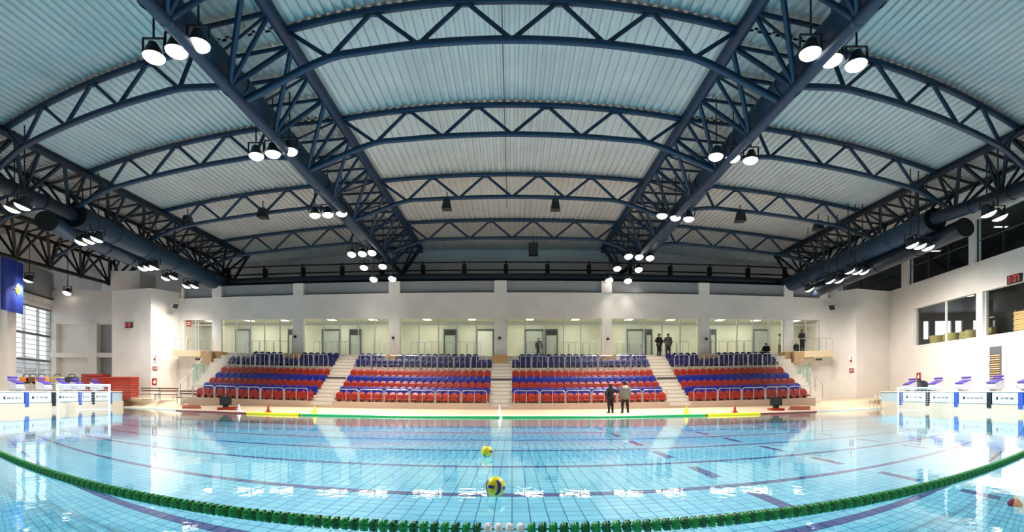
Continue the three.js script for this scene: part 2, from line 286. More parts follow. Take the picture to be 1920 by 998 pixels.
// ---------------------------------------------------------------- lounge behind the right wall
{
  const n = V(-RW.d.z, 0, RW.d.x).negate();                           // outwards
  const r = struct('wall_lounge'), at2 = (s, out) => RW.o.clone().addScaledVector(RW.d, s).addScaledVector(n, out);
  const quad = (s0, s1, a, b, y0, y1) => { const p = [at2(s0, a), at2(s1, a), at2(s1, b), at2(s0, b)]; return prism(p.map((v) => [v.x, v.z]), y0, y1); };
  part(r, 'floor_slab', quad(-8, 28, 0.36, 14, 4.2, 4.5), M.brown);
  part(r, 'ceiling_slab', quad(-8, 28, 0.36, 14, 8.6, 8.9), M.darkFrame);
  part(r, 'end_face', upright(at2(-8, 0), n, 0.36, 14, 4.2, 8.7, 0.2, [[4.6, 6.4, 6.2, 7.9], [7.0, 7.5, 6.2, 7.9], [8.0, 9.4, 6.2, 7.9], [9.7, 10.3, 6.2, 7.9], [11.2, 13, 6.0, 7.9]]), M.greyWall);
  part(r, 'end_face', quad(28, 28.2, 0.36, 14, 4.2, 8.7), M.greyWall);
  part(r, 'back_face', quad(-8, 28, 13.8, 14, 4.2, 8.7), M.greyWall);
  part(r, 'column', quad(0.4, 1.1, 0.9, 1.6, 4.5, 8.6), M.greyWall);
  part(r, 'column', quad(-1, -0.3, 7, 7.7, 4.5, 8.6), M.darkFrame);
  const loungeGlow = lit(3);
  // dark upper gallery behind the high glazing
  part(r, 'gallery_floor', quad(-9, 28, 0.36, 8, 9.1, 9.3), M.darkFrame); part(r, 'gallery_back', quad(-9, 28, 7.8, 8, 9.2, 14), M.darkFrame); part(r, 'gallery_roof', quad(-9, 28, 0.36, 8, 12.6, 12.8), M.darkFrame); part(r, 'gallery_end', quad(28, 28.2, 0.36, 8, 9.2, 13), M.darkFrame); part(r, 'gallery_end', quad(-9.2, -9, 0.36, 8, 9.2, 13), M.darkFrame);
  lounge.forEach(([a, b], i) => {
    const w = struct('window_' + (12 + i), RW.o.clone()), o = V(0, 0, 0), m = i ? a + 0.71 * (b - a) : a + 0.52 * (b - a);
    for (const [s0, s1] of [[a, m], [m, b]]) local(w, 'pane', paneOn(o, RW.d, s0 + 0.04, s1 - 0.04, 4.66, 7.5, -0.2), M.glass);
    for (const s of [a + 0.03, m, b - 0.03]) local(w, 'mullion', upright(o, RW.d, s - 0.05, s + 0.05, 4.66, 7.5, 0.1, [], -0.25), s === m ? M.whitePaint : M.frame);
    local(w, 'sill', upright(o, RW.d, a, b, 4.6, 4.68, 0.4, [], -0.36), M.whitePaint);
  });
  high.forEach(([a, b], i) => {
    const w = struct('window_' + (15 + i), RW.o.clone()), o = V(0, 0, 0);
    for (let k = 0; k < 3; k++) for (const [y0, y1] of [[9.45, 10.8], [10.85, 12.2]]) local(w, 'pane', paneOn(o, RW.d, lerp(a, b, k / 3) + 0.02, lerp(a, b, (k + 1) / 3) - 0.02, y0, y1, -0.15), M.glass);
    for (let k = 0; k < 4; k++) local(w, 'mullion', upright(o, RW.d, lerp(a, b, k / 3) - 0.03, lerp(a, b, k / 3) + 0.03, 9.45, 12.2, 0.08, [], -0.2), M.charcoal);
    local(w, 'transom', upright(o, RW.d, a, b, 10.8, 10.85, 0.08, [], -0.2), M.darkFrame);
  });
  [[0.5, 3, 'far'], [6.5, 3.5, 'middle'], [12.5, 3, 'near']].forEach(([s, o, w]) => {
    const p = at2(s, o), t = thing('ceiling_light', `small strip light in the dark upper gallery behind the high ${w} right window`, 'ceiling light', V(p.x, 12.54, p.z));
    local(t, 'frame', box(0.9, 0.08, 0.24), M.frame); local(t, 'diffuser', box(0.8, 0.03, 0.16, 0, -0.05, 0), loungeGlow);
    const l = new THREE.RectAreaLight(0xf2f4ff, 45, 0.8, 0.3); l.position.set(p.x, 12.44, p.z); l.lookAt(p.x, 0, p.z); scene.add(l);
  });
  // tub chairs along the window and stacked wicker ones further on
  const chairGeo = (() => { const back = new THREE.CylinderGeometry(0.42, 0.36, 0.75, 14, 1, true, Math.PI * 0.6, Math.PI * 1.3).translate(0, 0.5, 0), b2 = new THREE.CylinderGeometry(0.36, 0.32, 0.75, 14, 1, true, Math.PI * 0.6, Math.PI * 1.3).translate(0, 0.5, 0); return { shell: merge([back, b2]), seat: new THREE.CylinderGeometry(0.35, 0.33, 0.14, 14).translate(0, 0.42, 0) }; })();
  for (let k = 0; k < 7; k++) {
    const p = at2(3.9 + k * 0.82, 1.1 + (k % 2) * 0.35), t = thing('tub_chair', `olive tub chair behind the first lounge window, ${['farthest', 'second from the far end', 'third from the far end', 'middle one', 'third from the near end', 'second from the near end', 'nearest'][k]}`, 'chair', V(p.x, 4.5, p.z), null);
    t.rotation.y = 1.2 + k * 0.5;
    local(t, 'shell', chairGeo.shell, M.olive); local(t, 'seat', chairGeo.seat, M.olive);
    for (const [x, z] of [[-0.2, -0.2], [0.2, -0.2], [-0.2, 0.2], [0.2, 0.2]]) local(t, 'leg', bar(V(x, 0, z), V(x, 0.38, z), 0.02, 6), M.brown);
  }
  const screen = thing('wicker_screen', 'long woven wicker screen behind the second lounge window', 'screen', at2(14, 0.9).setY(4.5));
  for (let k = 0; k < 9; k++) part(screen, 'woven_strip', quad(11.3, 17, 0.8 + (k % 2) * 0.03, 0.88 + (k % 2) * 0.03, 4.55 + k * 0.16, 4.69 + k * 0.16), M.wicker);
  for (const s of [11.3, 13.2, 15.1, 17]) part(screen, 'post', quad(s - 0.05, s + 0.05, 0.9, 1.0, 4.5, 6.1), M.brown);
  [[2.5, 4.2], [6.2, 3.5], [9.6, 3], [13.6, 3.4], [19.5, 3.2]].forEach(([s, o], k) => {
    const p = at2(s, o), t = thing('ceiling_light', `round ceiling light in the lounge behind the right wall, ${['first', 'second', 'third', 'fourth', 'fifth'][k]} from its far end`, 'ceiling light', V(p.x, 8.54, p.z));
    local(t, 'ring', new THREE.CylinderGeometry(0.3, 0.3, 0.1, 20), M.frame); local(t, 'diffuser', new THREE.CylinderGeometry(0.24, 0.24, 0.04, 20).translate(0, -0.05, 0), loungeGlow);
    const l = new THREE.RectAreaLight(0xfff2dd, LOUNGE * 6, 0.5, 0.5); l.position.set(p.x, 8.46, p.z); l.lookAt(p.x, 0, p.z); scene.add(l);
  });
}
// ---------------------------------------------------------------- roof
const QT = [10.2, 17, 23.06, 30.2, 37.9], CARD = ['nearest', 'second', 'third', 'fourth', 'farthest'];
const flat = (q) => clamp((44 - q) / 27);                    // the bays are vaulted in front and flatten towards the back wall
const roofY = (x, x0, x1, arch) => { const t = (2 * x - x0 - x1) / (x1 - x0); return 13.95 - 0.5 * clamp((Math.abs(x) - 11.5) / 12) + arch * (1 - t * t); };
const BAYS = [[-41, -27.2, 0.3, 'far left'], [-27.2, -23.5, 0, 'left gutter'], [-23.5, -11.6, 0.2, 'left'], [-11.6, -8, 0, 'left girder'], [-8, 8, 0.45, 'middle'], [8, 11.6, 0, 'right girder'], [11.6, 23.5, 0.2, 'right'], [23.5, 34, 0, 'far right']];
{
  const qs = [6, ...QT, 46.2];
  const roof = struct('ceiling_sheets');
  for (const [x0, x1, arch] of BAYS) for (let i = 0; i < qs.length - 1; i++) {
    const pitch = 0.36, prof = [[0, 0], [0.16, 0], [0.19, 0.085], [0.33, 0.085]], xs = [];
    for (let x = x0; x < x1; x += pitch) for (const [dx, h] of prof) if (x + dx <= x1) xs.push([x + dx, h]);
    xs.push([x1, 0]);
    const nq = 4, pos = [], idx = [];
    for (const [x, h] of xs) for (let j = 0; j <= nq; j++) { const v = R(x, roofY(x, x0, x1, arch * flat(lerp(qs[i], qs[i + 1], j / nq))) + h, lerp(qs[i], qs[i + 1] + 0.12, j / nq)); pos.push(v.x, v.y + (i % 2) * 0.0, v.z); }
    for (let a = 0; a < xs.length - 1; a++) for (let j = 0; j < nq; j++) { const p = a * (nq + 1) + j; idx.push(p, p + 1, p + nq + 1, p + 1, p + nq + 2, p + nq + 1); }
    let g = new THREE.BufferGeometry(); g.setAttribute('position', new THREE.Float32BufferAttribute(pos, 3)); g.setIndex(idx); g = g.toNonIndexed(); g.computeVertexNormals();
    local(roof, 'roof_sheet', uvMetres(g), M.sheet);
  }
  const joint = []; for (let q = 12; q < 38; q += 2) joint.push(R(-0.35, roofY(-0.35, -8, 8, 0.45 * flat(q)) - 0.01, q));
  part(roof, 'joint', sweep(joint, 0.022, 40, 5), M.darkFrame);
}
// longitudinal girders: two top chords, one bottom chord, braces between
function girder(label, xa, xb, xm, ya, yb, q0, q1, ra, mt, dq = 3.5) {
  const t = thing('roof_girder', label, 'girder', R(xm, yb, q0));
  const line = (x, y) => { const p = []; for (let q = q0; q <= q1 + 0.01; q += (q1 - q0) / 14) p.push(R(x, y, q)); return p; };
  part(t, 'top_chord', sweep(line(xa, ya), ra, 28, 12), mt); part(t, 'top_chord', sweep(line(xb, ya), ra * 0.7, 28, 10), mt); part(t, 'bottom_chord', sweep(line(xm, yb), ra * 0.75, 28, 10), mt);
  for (let q = q0; q < q1; q += dq) {
    const b = R(xm, yb, q);
    for (const x of [xa, xb]) { for (const e of [-dq / 2, dq / 2]) if (q + e > q0 - 0.1 && q + e < q1 + 0.1) part(t, 'brace', bar(b, R(x, ya, q + e), 0.09, 7), mt); part(t, 'post', bar(b, R(x, ya, q), 0.075, 7), mt); }
    part(t, 'cross_strut', bar(R(xa, ya, q), R(xb, ya, q), 0.08, 7), mt); part(t, 'cross_strut', bar(R(xa, ya, q + dq / 2), R(xb, ya, q + dq / 2), 0.07, 7), mt); part(t, 'diagonal_strut', bar(R(xa, ya, q), R(xb, ya, Math.min(q1, q + dq / 2)), 0.05, 6), mt);
    part(t, 'node', new THREE.SphereGeometry(0.2, 10, 8).translate(b.x, b.y, b.z), mt);
  }
  part(t, 'end_frame', merge([bar(R(xa, ya, q1), R(xm, yb, q1), 0.12), bar(R(xb, ya, q1), R(xm, yb, q1), 0.12)]), mt);
  return t;
}
girder('dark blue triangular roof girder left of the middle bay', -8, -11.5, -9.6, 13.78, 11.5, 5.5, 44.5, 0.24, M.navy);
girder('dark blue triangular roof girder right of the middle bay', 8, 11.5, 9.6, 13.78, 11.5, 5.5, 44.5, 0.24, M.navy);
girder('black roof girder along the outer edge of the left bay', -23.5, -27, -25, 13.25, 11.2, 2, 42.5, 0.2, M.navyDark);
girder('black roof girder along the outer edge of the right bay', 23.5, 27, 25, 13.25, 11.2, 2, 42.5, 0.2, M.navyDark);
girder('black roof girder farthest left, above the big window', -33.2, -36.2, -34.9, 13.0, 10.6, 2, 39, 0.2, M.black);
// cross trusses between the girders
function truss(label, group, q, xs, tops, bots, ends, x0, x1, vault, r) {
  const arch = vault * flat(q);
  const Y = (x, d) => { const t = (2 * x - x0 - x1) / (x1 - x0); return 13.82 - 0.5 * clamp((Math.abs(x) - 11.5) / 12) + arch * (1 - t * t) - d; };
  const T = (x) => R(x, Y(x, 0), q), B = (x) => R(x, Y(x, 1.32), q);
  const t = thing('roof_truss', label, 'truss', B((x0 + x1) / 2), group), line = (f, a, b) => Array.from({ length: 11 }, (_, i) => f(lerp(a, b, i / 10)));
  part(t, 'top_chord', sweep(line(T, xs[0], xs[1]), r, 20, 8), M.navy);
  part(t, 'bottom_chord', sweep([ends[0], ...line(B, bots[0], bots[bots.length - 1]), ends[1]], r, 40, 8), M.navy);
  const nodes = [...tops.map((x) => [x, 1]), ...bots.map((x) => [x, 0])].sort((a, b) => a[0] - b[0]);
  for (let i = 0; i < nodes.length - 1; i++) if (nodes[i][1] !== nodes[i + 1][1]) part(t, 'brace', bar((nodes[i][1] ? T : B)(nodes[i][0]), (nodes[i + 1][1] ? T : B)(nodes[i + 1][0]), r * 0.62, 7), M.navy);
  for (const x of tops.slice(1, -1)) { const p = T(x); part(t, 'gusset', box(0.3, 0.14, 0.1, p.x, p.y - 0.1, p.z), M.navy); }
}
QT.forEach((q, i) => {
  const cap = CARD[i];
  truss(`${cap} cross truss of the middle roof bay`, null, q, [-8, 8], [-7.9, -4.7, -1.57, 1.57, 4.7, 7.9], [-6.25, -3.13, 0, 3.13, 6.25], [R(-9.5, 11.6, q), R(9.5, 11.6, q)], -8, 8, 0.4, 0.125);
  for (const s of [-1, 1]) {
    const o = (a) => (s < 0 ? a : a.map((x) => -x).reverse()), e = [R(s * 25, 11.4, q), R(s * 10.15, 12.2, q)];
    truss(`${cap} cross truss of the ${s < 0 ? 'left' : 'right'} roof bay`, null, q, o([-23.5, -11.5]), o([-23.3, -20.3, -17, -13.9, -11.7]), o([-21.9, -18.7, -15.5, -12.4]), s < 0 ? e : e.reverse(), ...o([-23.5, -11.5]), 0.16, 0.12);
  }
  if (i > 1) truss(`${cap} short truss in the far left roof bay`, null, q, [-33.2, -27], [-32.6, -30.2, -27.6], [-31.4, -28.9], [R(-34.5, 11.4, q), R(-26.2, 11.9, q)], -33.2, -27, 0.1, 0.1);
});
// ventilation ducts
function duct(label, pts, r, mt, capAt = [0], flanges = 6) {
  const t = thing('ventilation_duct', label, 'duct', pts[0].clone()), c = new THREE.CatmullRomCurve3(pts, false, 'centripetal');
  const tube = part(t, 'tube', new THREE.TubeGeometry(c, 40, r, 24), mt);
  for (let i = 1; i < flanges; i++) { const u = i / flanges, p = c.getPointAt(u), d = c.getTangentAt(u); part(tube, 'flange', bar(p.clone().addScaledVector(d, -0.03), p.clone().addScaledVector(d, 0.03), r + 0.035, 24), mt); }
  for (const u of capAt) { const p = c.getPointAt(u), d = c.getTangentAt(u).multiplyScalar(u ? 1 : -1); part(t, 'end_cap', bar(p.clone().addScaledVector(d, -0.01), p.clone().addScaledVector(d, 0.06), r + 0.03, 24), M.black); }
}
duct('round blue ventilation duct inside the left roof girder', [V(-10.1, 12.5, -6), V(-10.2, 12.45, -24), V(-10.5, 12.1, -40)], 0.5, M.duct, [1], 8);
duct('round blue ventilation duct inside the right roof girder', [V(10.1, 12.5, -6), V(10.2, 12.45, -24), V(10.5, 12.1, -40)], 0.5, M.duct, [1], 8);
duct('thinner round duct at the far left edge of the picture', [V(-23.6, 10.9, -18), at(0, 345, 24.6), at(135, 402, 28.6)], 0.38, M.duct2, []);
duct('thick long duct along the outer left girder', [at(140, 404, 28.7), at(270, 465, 34.5), at(412, 532, 43)], 0.66, M.duct, [0], 5);
duct('short capped duct below the thick left one', [at(88, 415, 27.6), at(180, 455, 32), at(282, 500, 38)], 0.52, M.duct, [0], 4);
duct('thinner round duct at the far right edge of the picture', [V(23.4, 10.9, -18), at(1920, 352, 24.6), at(1752, 410, 28.6)], 0.36, M.duct2, []);
duct('thick long duct along the outer right girder', [at(1752, 412, 28.7), at(1610, 478, 34.5), at(1470, 538, 43)], 0.62, M.duct, [0], 5);
duct('capped duct in front of the right wall', [at(1808, 427, 27.6), at(1680, 482, 32), at(1530, 545, 39)], 0.5, M.duct2, [0], 4);
// tube beam and catwalk across the back wall
{
  const t = thing('cross_beam', 'long dark blue tube beam across the back wall above the gallery', 'beam', R(0, 10.1, 41));
  const xs = Array.from({ length: 21 }, (_, i) => lerp(-25, 24, i / 20));
  part(t, 'tube', sweep(xs.map((x) => L(x, 10.4, 41)), 0.3, 60, 12), M.navyDark);
  const c = thing('catwalk', 'black steel catwalk with railing behind the tube beam', 'catwalk', L(0, 10.4, 42.2));
  part(c, 'walkway', wb(-25, 24, 10.72, 10.8, 41.9, 42.6, L, 24), M.black);
  for (const y of [11.2, 11.85]) part(c, 'rail', sweep(xs.map((x) => L(x, y, 42)), 0.06, 60, 6), M.black);
  for (let i = 0; i < 15; i++) { const x = lerp(-24.5, 23.5, i / 14); part(c, 'post', bar(L(x, 10.75, 42), L(x, 11.95, 42), 0.07, 6), M.black); part(c, 'bracket', wb(x - 0.17, x + 0.17, 10.8, 11.7, 42.05, 42.3), M.black); }
  for (const x of [-20, -5, 6, 19]) part(c, 'hanger', bar(L(x, 10.8, 42.4), L(x, 8.98, 42.4), 0.06, 6), M.black);
}
// ---------------------------------------------------------------- floodlights
const lensGeo = new THREE.SphereGeometry(0.27, 24, 10, 0, Math.PI * 2, Math.PI * 0.62, Math.PI * 0.38).scale(1, 0.8, 1).translate(0, -0.1, 0), bodyGeo = new THREE.LatheGeometry([[0.0, 0.2], [0.1, 0.2], [0.13, 0.12], [0.16, 0.05], [0.24, -0.17], [0.25, -0.2], [0.21, -0.2], [0.14, 0.02], [0, 0.05]].map((a) => new THREE.Vector2(...a)), 24);
const yokeGeo = merge([box(0.03, 0.34, 0.05, -0.27, 0.14, 0), box(0.03, 0.34, 0.05, 0.27, 0.14, 0), box(0.57, 0.03, 0.05, 0, 0.31, 0), new THREE.CylinderGeometry(0.025, 0.025, 0.5, 8).translate(0, 0.55, 0)]);
function flood(px, py, Y, label, power = 1, [out, fwd, cone] = [0.35, 0.1, 1.1]) {
  const d = (Y - EYE) * F / (HOR - py), p = at(px, py, d), t = thing('floodlight', label, 'floodlight', p); t.scale.setScalar(1.22);
  local(t, 'yoke', yokeGeo, M.charcoal); { const bay = BAYS.find(([a, b]) => p.x >= a && p.x < b) ?? BAYS[0]; local(t, 'hanger', bar(V(0, 0.3, 0), V(0, (roofY(p.x, bay[0], bay[1], 0) + 0.07 - Y) / 1.22, 0), 0.022, 6), M.charcoal); }
  const aim = V(Math.sign(p.x) * out, -1, fwd).normalize(), q = new THREE.Quaternion().setFromUnitVectors(V(0, -1, 0), aim);
  const hs = local(t, 'housing', bodyGeo, M.charcoal); hs.quaternion.copy(q); local(hs, 'lens', lensGeo, M.lens);
  const l = new THREE.SpotLight(FLOOD_COLOR, FLOOD * power, 0, cone, 0.6, 2), o = p.clone().addScaledVector(aim, 0.44);
  l.position.copy(o); l.target.position.copy(o.clone().addScaledVector(aim, 5)); l.castShadow = true; l.shadow.radius = 9; scene.add(l, l.target);
}
const trio = ['left', 'middle', 'right'], duo = ['left', 'right'];
const lamps = (list, Y, where, power, aim) => list.forEach(([px, py], i) => flood(px, py, Y, `${(list.length === 3 ? trio : duo)[i]} floodlight of the ${where}`, power, aim));
const INNER = [-0.12, 0.08, 1.3], OUTER = [0.4, 0.1, 1.12], FAR = [0.6, -0.05, 1.2], END = [0, 0.45, 0.9];
for (const s of [-1, 1]) for (let k = 0; k < 3; k++) flood(960 + s * (1010 - 55 * k), -330 + 8 * k, 11.8, `${trio[s < 0 ? k : 2 - k]} floodlight of the trio overhead at the ${s < 0 ? 'left' : 'right'} girder, outside the picture`, 1, INNER);
lamps([[288, 95], [330, 84], [372, 72]], 11.8, 'nearest trio hanging at the left girder', 1, INNER);
lamps([[480, 284], [511, 280], [543, 275]], 11.7, 'second trio hanging at the left girder', 1, INNER);
lamps([[590, 397], [614, 396], [640, 394]], 11.6, 'third trio hanging at the left girder', 1, INNER);
lamps([[660, 473], [680, 472], [698, 470]], 11.4, 'fourth trio at the far end of the left girder', 0.6, END);
lamps([[683, 498], [718, 496]], 11, 'upper pair below the far end of the left girder', 0.3, END);
lamps([[701, 520], [736, 519]], 10.05, 'lower pair below the far end of the left girder', 0.3, END);
lamps([[1520, 88], [1560, 101], [1606, 110]], 11.8, 'nearest trio hanging at the right girder', 1, INNER);
lamps([[1343, 285], [1375, 288], [1408, 292]], 11.7, 'second trio hanging at the right girder', 1, INNER);
lamps([[1242, 398], [1267, 402], [1292, 404]], 11.6, 'third trio hanging at the right girder', 1, INNER);
lamps([[1178, 477], [1198, 478], [1218, 480]], 11.4, 'fourth trio at the far end of the right girder', 0.6, END);
lamps([[1157, 500], [1197, 502]], 11, 'upper pair below the far end of the right girder', 0.3, END);
lamps([[1142, 522], [1177, 523]], 10.05, 'lower pair below the far end of the right girder', 0.3, END);
lamps([[27, 384], [46, 379]], 10, 'bright pair at the left picture edge', 0.6, OUTER);
lamps([[155, 448], [170, 445], [185, 442]], 10, 'trio under the left capped duct', 1.09, OUTER);
lamps([[270, 498], [281, 497], [292, 496]], 10, 'trio under the far end of the left ducts', 0.78, OUTER);
lamps([[313, 517], [328, 515]], 10, 'nearer pair above the left tower', 0.43, OUTER);
lamps([[352, 532], [367, 532]], 9.7, 'farther pair above the left tower', 0.43, OUTER);
lamps([[1850, 393], [1871, 400]], 10, 'bright pair at the right picture edge', 0.86, OUTER);
lamps([[1707, 453], [1722, 455], [1737, 458]], 9.55, 'trio under the right capped duct', 0.86, OUTER);
lamps([[1590, 503], [1604, 504], [1617, 504]], 9.3, 'trio under the far end of the right ducts', 0.67, FAR);
lamps([[1553, 522], [1570, 521]], 9.15, 'nearer pair above the right tower', 0.37, FAR);
lamps([[1515, 538], [1531, 538]], 9.1, 'farther pair above the right tower', 0.37, FAR);
flood(55, 521, 10, 'single floodlight under the black girder over the left window', 0.4, OUTER);
flood(127, 546, 9.9, 'single floodlight below the far end of the black left girder', 0.06, END);
// ---------------------------------------------------------------- the stand
const BLOCK = [[-22.1, -13.4, 'far left'], [-11.85, -1.5, 'centre left'], [0, 10.3, 'centre right'], [11.85, 20.5, 'far right']];
const ROWQ = [33.6, 34.4, 35.2, 36.0, 36.8, 38.0, 38.8], ROWY = [0.45, 0.84, 1.22, 1.64, 2.1, 2.95, 3.42];
const ROWNAME = ['front red', 'lower blue', 'middle red', 'upper blue', 'top red', 'lower violet', 'top violet'];
{
  const t = thing('grandstand', 'stepped pale concrete grandstand carrying the red, blue and violet seats', 'grandstand', L(0, 0, 33));
  const parts = [[-22.3, -13.4], [-11.85, -1.5], [0, 10.3], [11.85, 20.7]];
  parts.forEach(([a, b]) => {
    part(t, 'front_wall', wb(a, b, -0.4, 0.45, 33, 33.25, L, 10), M.standFront);
    ROWQ.forEach((q, i) => part(t, 'terrace', wb(a, b, i ? ROWY[i - 1] - 0.3 : -0.2, ROWY[i], q - 0.42 + (i ? 0 : 0.05), i < 6 ? ROWQ[i + 1] - 0.4 : 40, L, 10), M.stand));
  });
  for (const [a, b] of [[-13.4, -11.85], [-1.5, 0], [10.3, 11.85]]) {
    part(t, 'front_wall', wb(a, b, -0.4, 0.22, 33, 33.2, L, 2), M.standFront);
    for (let k = 0; k < 15; k++) { const q = 33.1 + k * 0.42, y = 0.22 + k * 0.26; const st = part(t, 'step', wb(a, b, y - 0.5, Math.min(4, y), q, k === 14 ? 40 : q + 0.46, L, 2), M.step); part(st, 'nosing', wb(a + 0.02, b - 0.02, Math.min(4, y) - 0.05, Math.min(4, y) + 0.006, q - 0.012, q + 0.05, L, 2), M.nosingPale); }
    part(t, 'drain_strip', wb(a, b, 2.02, 2.14, 35.98, 36.02, L, 2), M.nosing);
  }
  for (const [a, b] of [[-23.7, -22.3], [20.7, 22.0]]) for (let k = 0; k < 12; k++) { const q = 34.3 + k * 0.42, y = 0.3 + k * 0.31; part(t, 'step', wb(a, b, y - 0.7, y, q, k === 11 ? 40 : q + 0.46, L, 2), M.step); }
}
const seatGeo = (() => {
  const s = new THREE.Shape(); s.moveTo(-0.2, 0); s.lineTo(0.2, 0); s.lineTo(0.225, 0.2); s.absarc(0, 0.2, 0.225, 0, Math.PI); s.lineTo(-0.2, 0);
  const back = new THREE.ExtrudeGeometry(s, { depth: 0.03, bevelEnabled: true, bevelSize: 0.012, bevelThickness: 0.012, bevelSegments: 1, curveSegments: 8 });
  const p = back.attributes.position; for (let i = 0; i < p.count; i++) p.setZ(i, p.getZ(i) + p.getX(i) ** 2 * 1.6 - p.getY(i) * 0.18);
  back.computeVertexNormals();
  return merge([back.translate(0, 0.2, -0.16), rbox(0.43, 0.06, 0.42, 0.025, 0, 0.2, 0.03, 1), rbox(0.43, 0.1, 0.05, 0.02, 0, 0.17, 0.22, 1), box(0.1, 0.18, 0.26, 0, 0.09, 0)]).scale(1.05, 1.05, 1);
})();
const ORD = ['1st', '2nd', '3rd', ...Array.from({ length: 20 }, (_, i) => i + 4 + 'th')];
const pillarX = SOLID.filter(([a, b]) => b - a < 1.4).map(([a, b]) => [a - 0.25, b + 0.25]);
const farSeats = [];
BLOCK.forEach(([a, b, bn]) => ROWQ.forEach((q, r) => {
  const n = Math.round((b - a) / 0.51), m = [M.red, M.blue, M.red, M.blue, M.red, M.violet, M.violet][r], color = ['red', 'blue', 'red', 'blue', 'red', 'violet', 'violet'][r];
  for (let i = 0; i < n; i++) {
    const x = a + (i + 0.5) * (b - a) / n, p = L(x, ROWY[r], q + 0.05), turn = Math.atan(0.3 * x / -p.z);
    if (r === 6 && (pillarX.some(([c, d]) => x > c && x < d) || x < -20.8 || (x > -2.3 && x < -1) || (x > 0 && x < 0.4))) continue;
    if (r > 3) { farSeats.push([p, turn, m.color]); continue; }
    const o = local(scene, numbered('stadium_seat'), seatGeo, m);
    o.position.copy(p); o.rotation.y = turn;
    tag(o, `${color} seat, ${ORD[i]} from the left in the ${ROWNAME[r]} row, ${bn} block`, 'seat', `${color} seats of the stand`);
  }
}));
{ // the upper three rows
  const s = new THREE.InstancedMesh(seatGeo, mat(0xffffff, 0.4), farSeats.length), e = new THREE.Object3D();
  farSeats.forEach(([p, turn, c], i) => { e.position.copy(p); e.rotation.y = turn; e.updateMatrix(); s.setMatrixAt(i, e.matrix); s.setColorAt(i, c); });
  s.name = 'stadium_seats'; s.castShadow = s.receiveShadow = true; scene.add(s); tag(s, 'red and violet seats of the upper three rows of the stand', 'seats', null, 'stuff');
}
// tubular railings: hoops with rounded corners
function railing(label, x0, x1, q, y0, h, n, group, map = L, r = 0.024, hoop = 1) {
  const t = thing('railing', label, 'railing', map((x0 + x1) / 2, y0, q), group), w = (x1 - x0) / n;
  for (let k = 0; k < n; k++) {
    const a = x0 + k * w + 0.04, b = x0 + (k + 1) * w - 0.04, c = 0.14, up = (x, y) => map(x, y0 + y, q);
    part(t, 'hoop', sweep([up(a, 0), up(a, h * 0.5), up(a, h - c), up(a + c * 0.3, h - c * 0.3), up(a + c, h), up((a + b) / 2, h), up(b - c, h), up(b - c * 0.3, h - c * 0.3), up(b, h - c), up(b, h * 0.5), up(b, 0)], r, 30, 6), M.steel);
    for (let j = 1; j <= hoop; j++) part(t, 'post', bar(up(lerp(a, b, j / (hoop + 1)), 0), up(lerp(a, b, j / (hoop + 1)), h), r * 0.8, 6), M.steel);
  }
}
BLOCK.forEach(([a, b, bn]) => {
  railing(`low tubular steel railing in front of the first red row of the ${bn} block`, a + 0.1, b - 0.1, 33.12, 0.45, 0.82, Math.round((b - a) / 1.75), null, L, 0.03, 1);
  railing(`tubular steel railing in front of the violet seats of the ${bn} block`, a + 0.2, b - 0.3, 37.5, 2.1, 1.72, Math.round((b - a) / 1.25), null, L, 0.028, 2);
});
[['first wide', -21.6, -17.9], ['second wide', -15.8, -12.6], ['second wide, right half of it', -10.9, -9.9], ['third wide', -7.9, -2.4], ['fourth wide', 1.1, 6.6], ['fifth wide', 8.1, 10.3], ['fifth wide, right half of it', 12.0, 14.0], ['sixth wide', 15.8, 20]].forEach(([n, a, b]) => railing(`thin steel hoop railing before the ${n} gallery window`, a, b, 39.75, 3.6, 1.45, Math.max(1, Math.round((b - a) / 1.2)), null, L, 0.022, 1));
railing('short steel hoop railing on the stand aisle foot at the middle', -1.4, -0.1, 33.05, 0.1, 0.75, 2, null, L, 0.025, 0);
// balconies at both ends
[['left', -27.6, -23.9], ['right', 22.3, 26.1]].forEach(([n, a, b]) => {
  const t = thing('balcony', `cream balcony slab at the ${n} end of the gallery`, 'balcony', L((a + b) / 2, 3.5, 39));
  part(t, 'slab', wb(a, b, 3.52, 4.02, 38.9, 40.0, L, 3), M.cream);
  part(t, 'side_wall', wb(n === 'left' ? b : a - 0.6, n === 'left' ? b + 0.6 : a, 3.0, 4.0, 38.9, 40, L), M.tan);
  part(t, 'vent', wb(lerp(a, b, 0.55), lerp(a, b, 0.7), 3.25, 3.4, 38.86, 38.95), M.charcoal);
  part(t, 'bracket_wall', wb(lerp(a, b, 0.53), lerp(a, b, 0.72), 3.2, 3.52, 38.95, 39.1), M.cream);
  railing(`thin steel railing round the ${n} balcony`, a + 0.1, b - 0.1, 38.98, 4.02, 1.1, 3, null, L, 0.02, 1);
  const sx = n === 'left' ? -1 : 1, xo = n === 'left' ? -23.7 : 22.0;
  const s = thing('stair_railing', `stepped tubular handrail of the ${n} stair beside the stand`, 'railing', L(xo, 0.4, 34.3));
  for (let k = 0; k < 4; k++) { const q = 34.3 + k * 1.05, y = 0.35 + k * 0.75, X = xo + sx * 0.05; part(s, 'hoop', sweep([L(X, y, q), L(X, y + 1, q), L(X, y + 1.08, q + 0.12), L(X, y + 1.5, q + 0.75), L(X, y + 1.45, q + 0.85), L(X, y + 0.5, q + 0.85)], 0.026, 24, 6), M.steel); }
  const g = thing('glass_balustrade', `greenish glass balustrade by the ${n} stair of the stand`, 'balustrade', L(xo, 1.9, 37));
  for (const e of [0, 0.55]) { part(g, 'glass_panel', wb(xo - 0.25 + sx * e, xo + 0.2 + sx * e, 1.3, 2.9, 36.9, 36.93), M.greenGlass); part(g, 'clamp', wb(xo - 0.05 + sx * e, xo + sx * e, 1.2, 1.34, 36.88, 36.95), M.steel); }
});
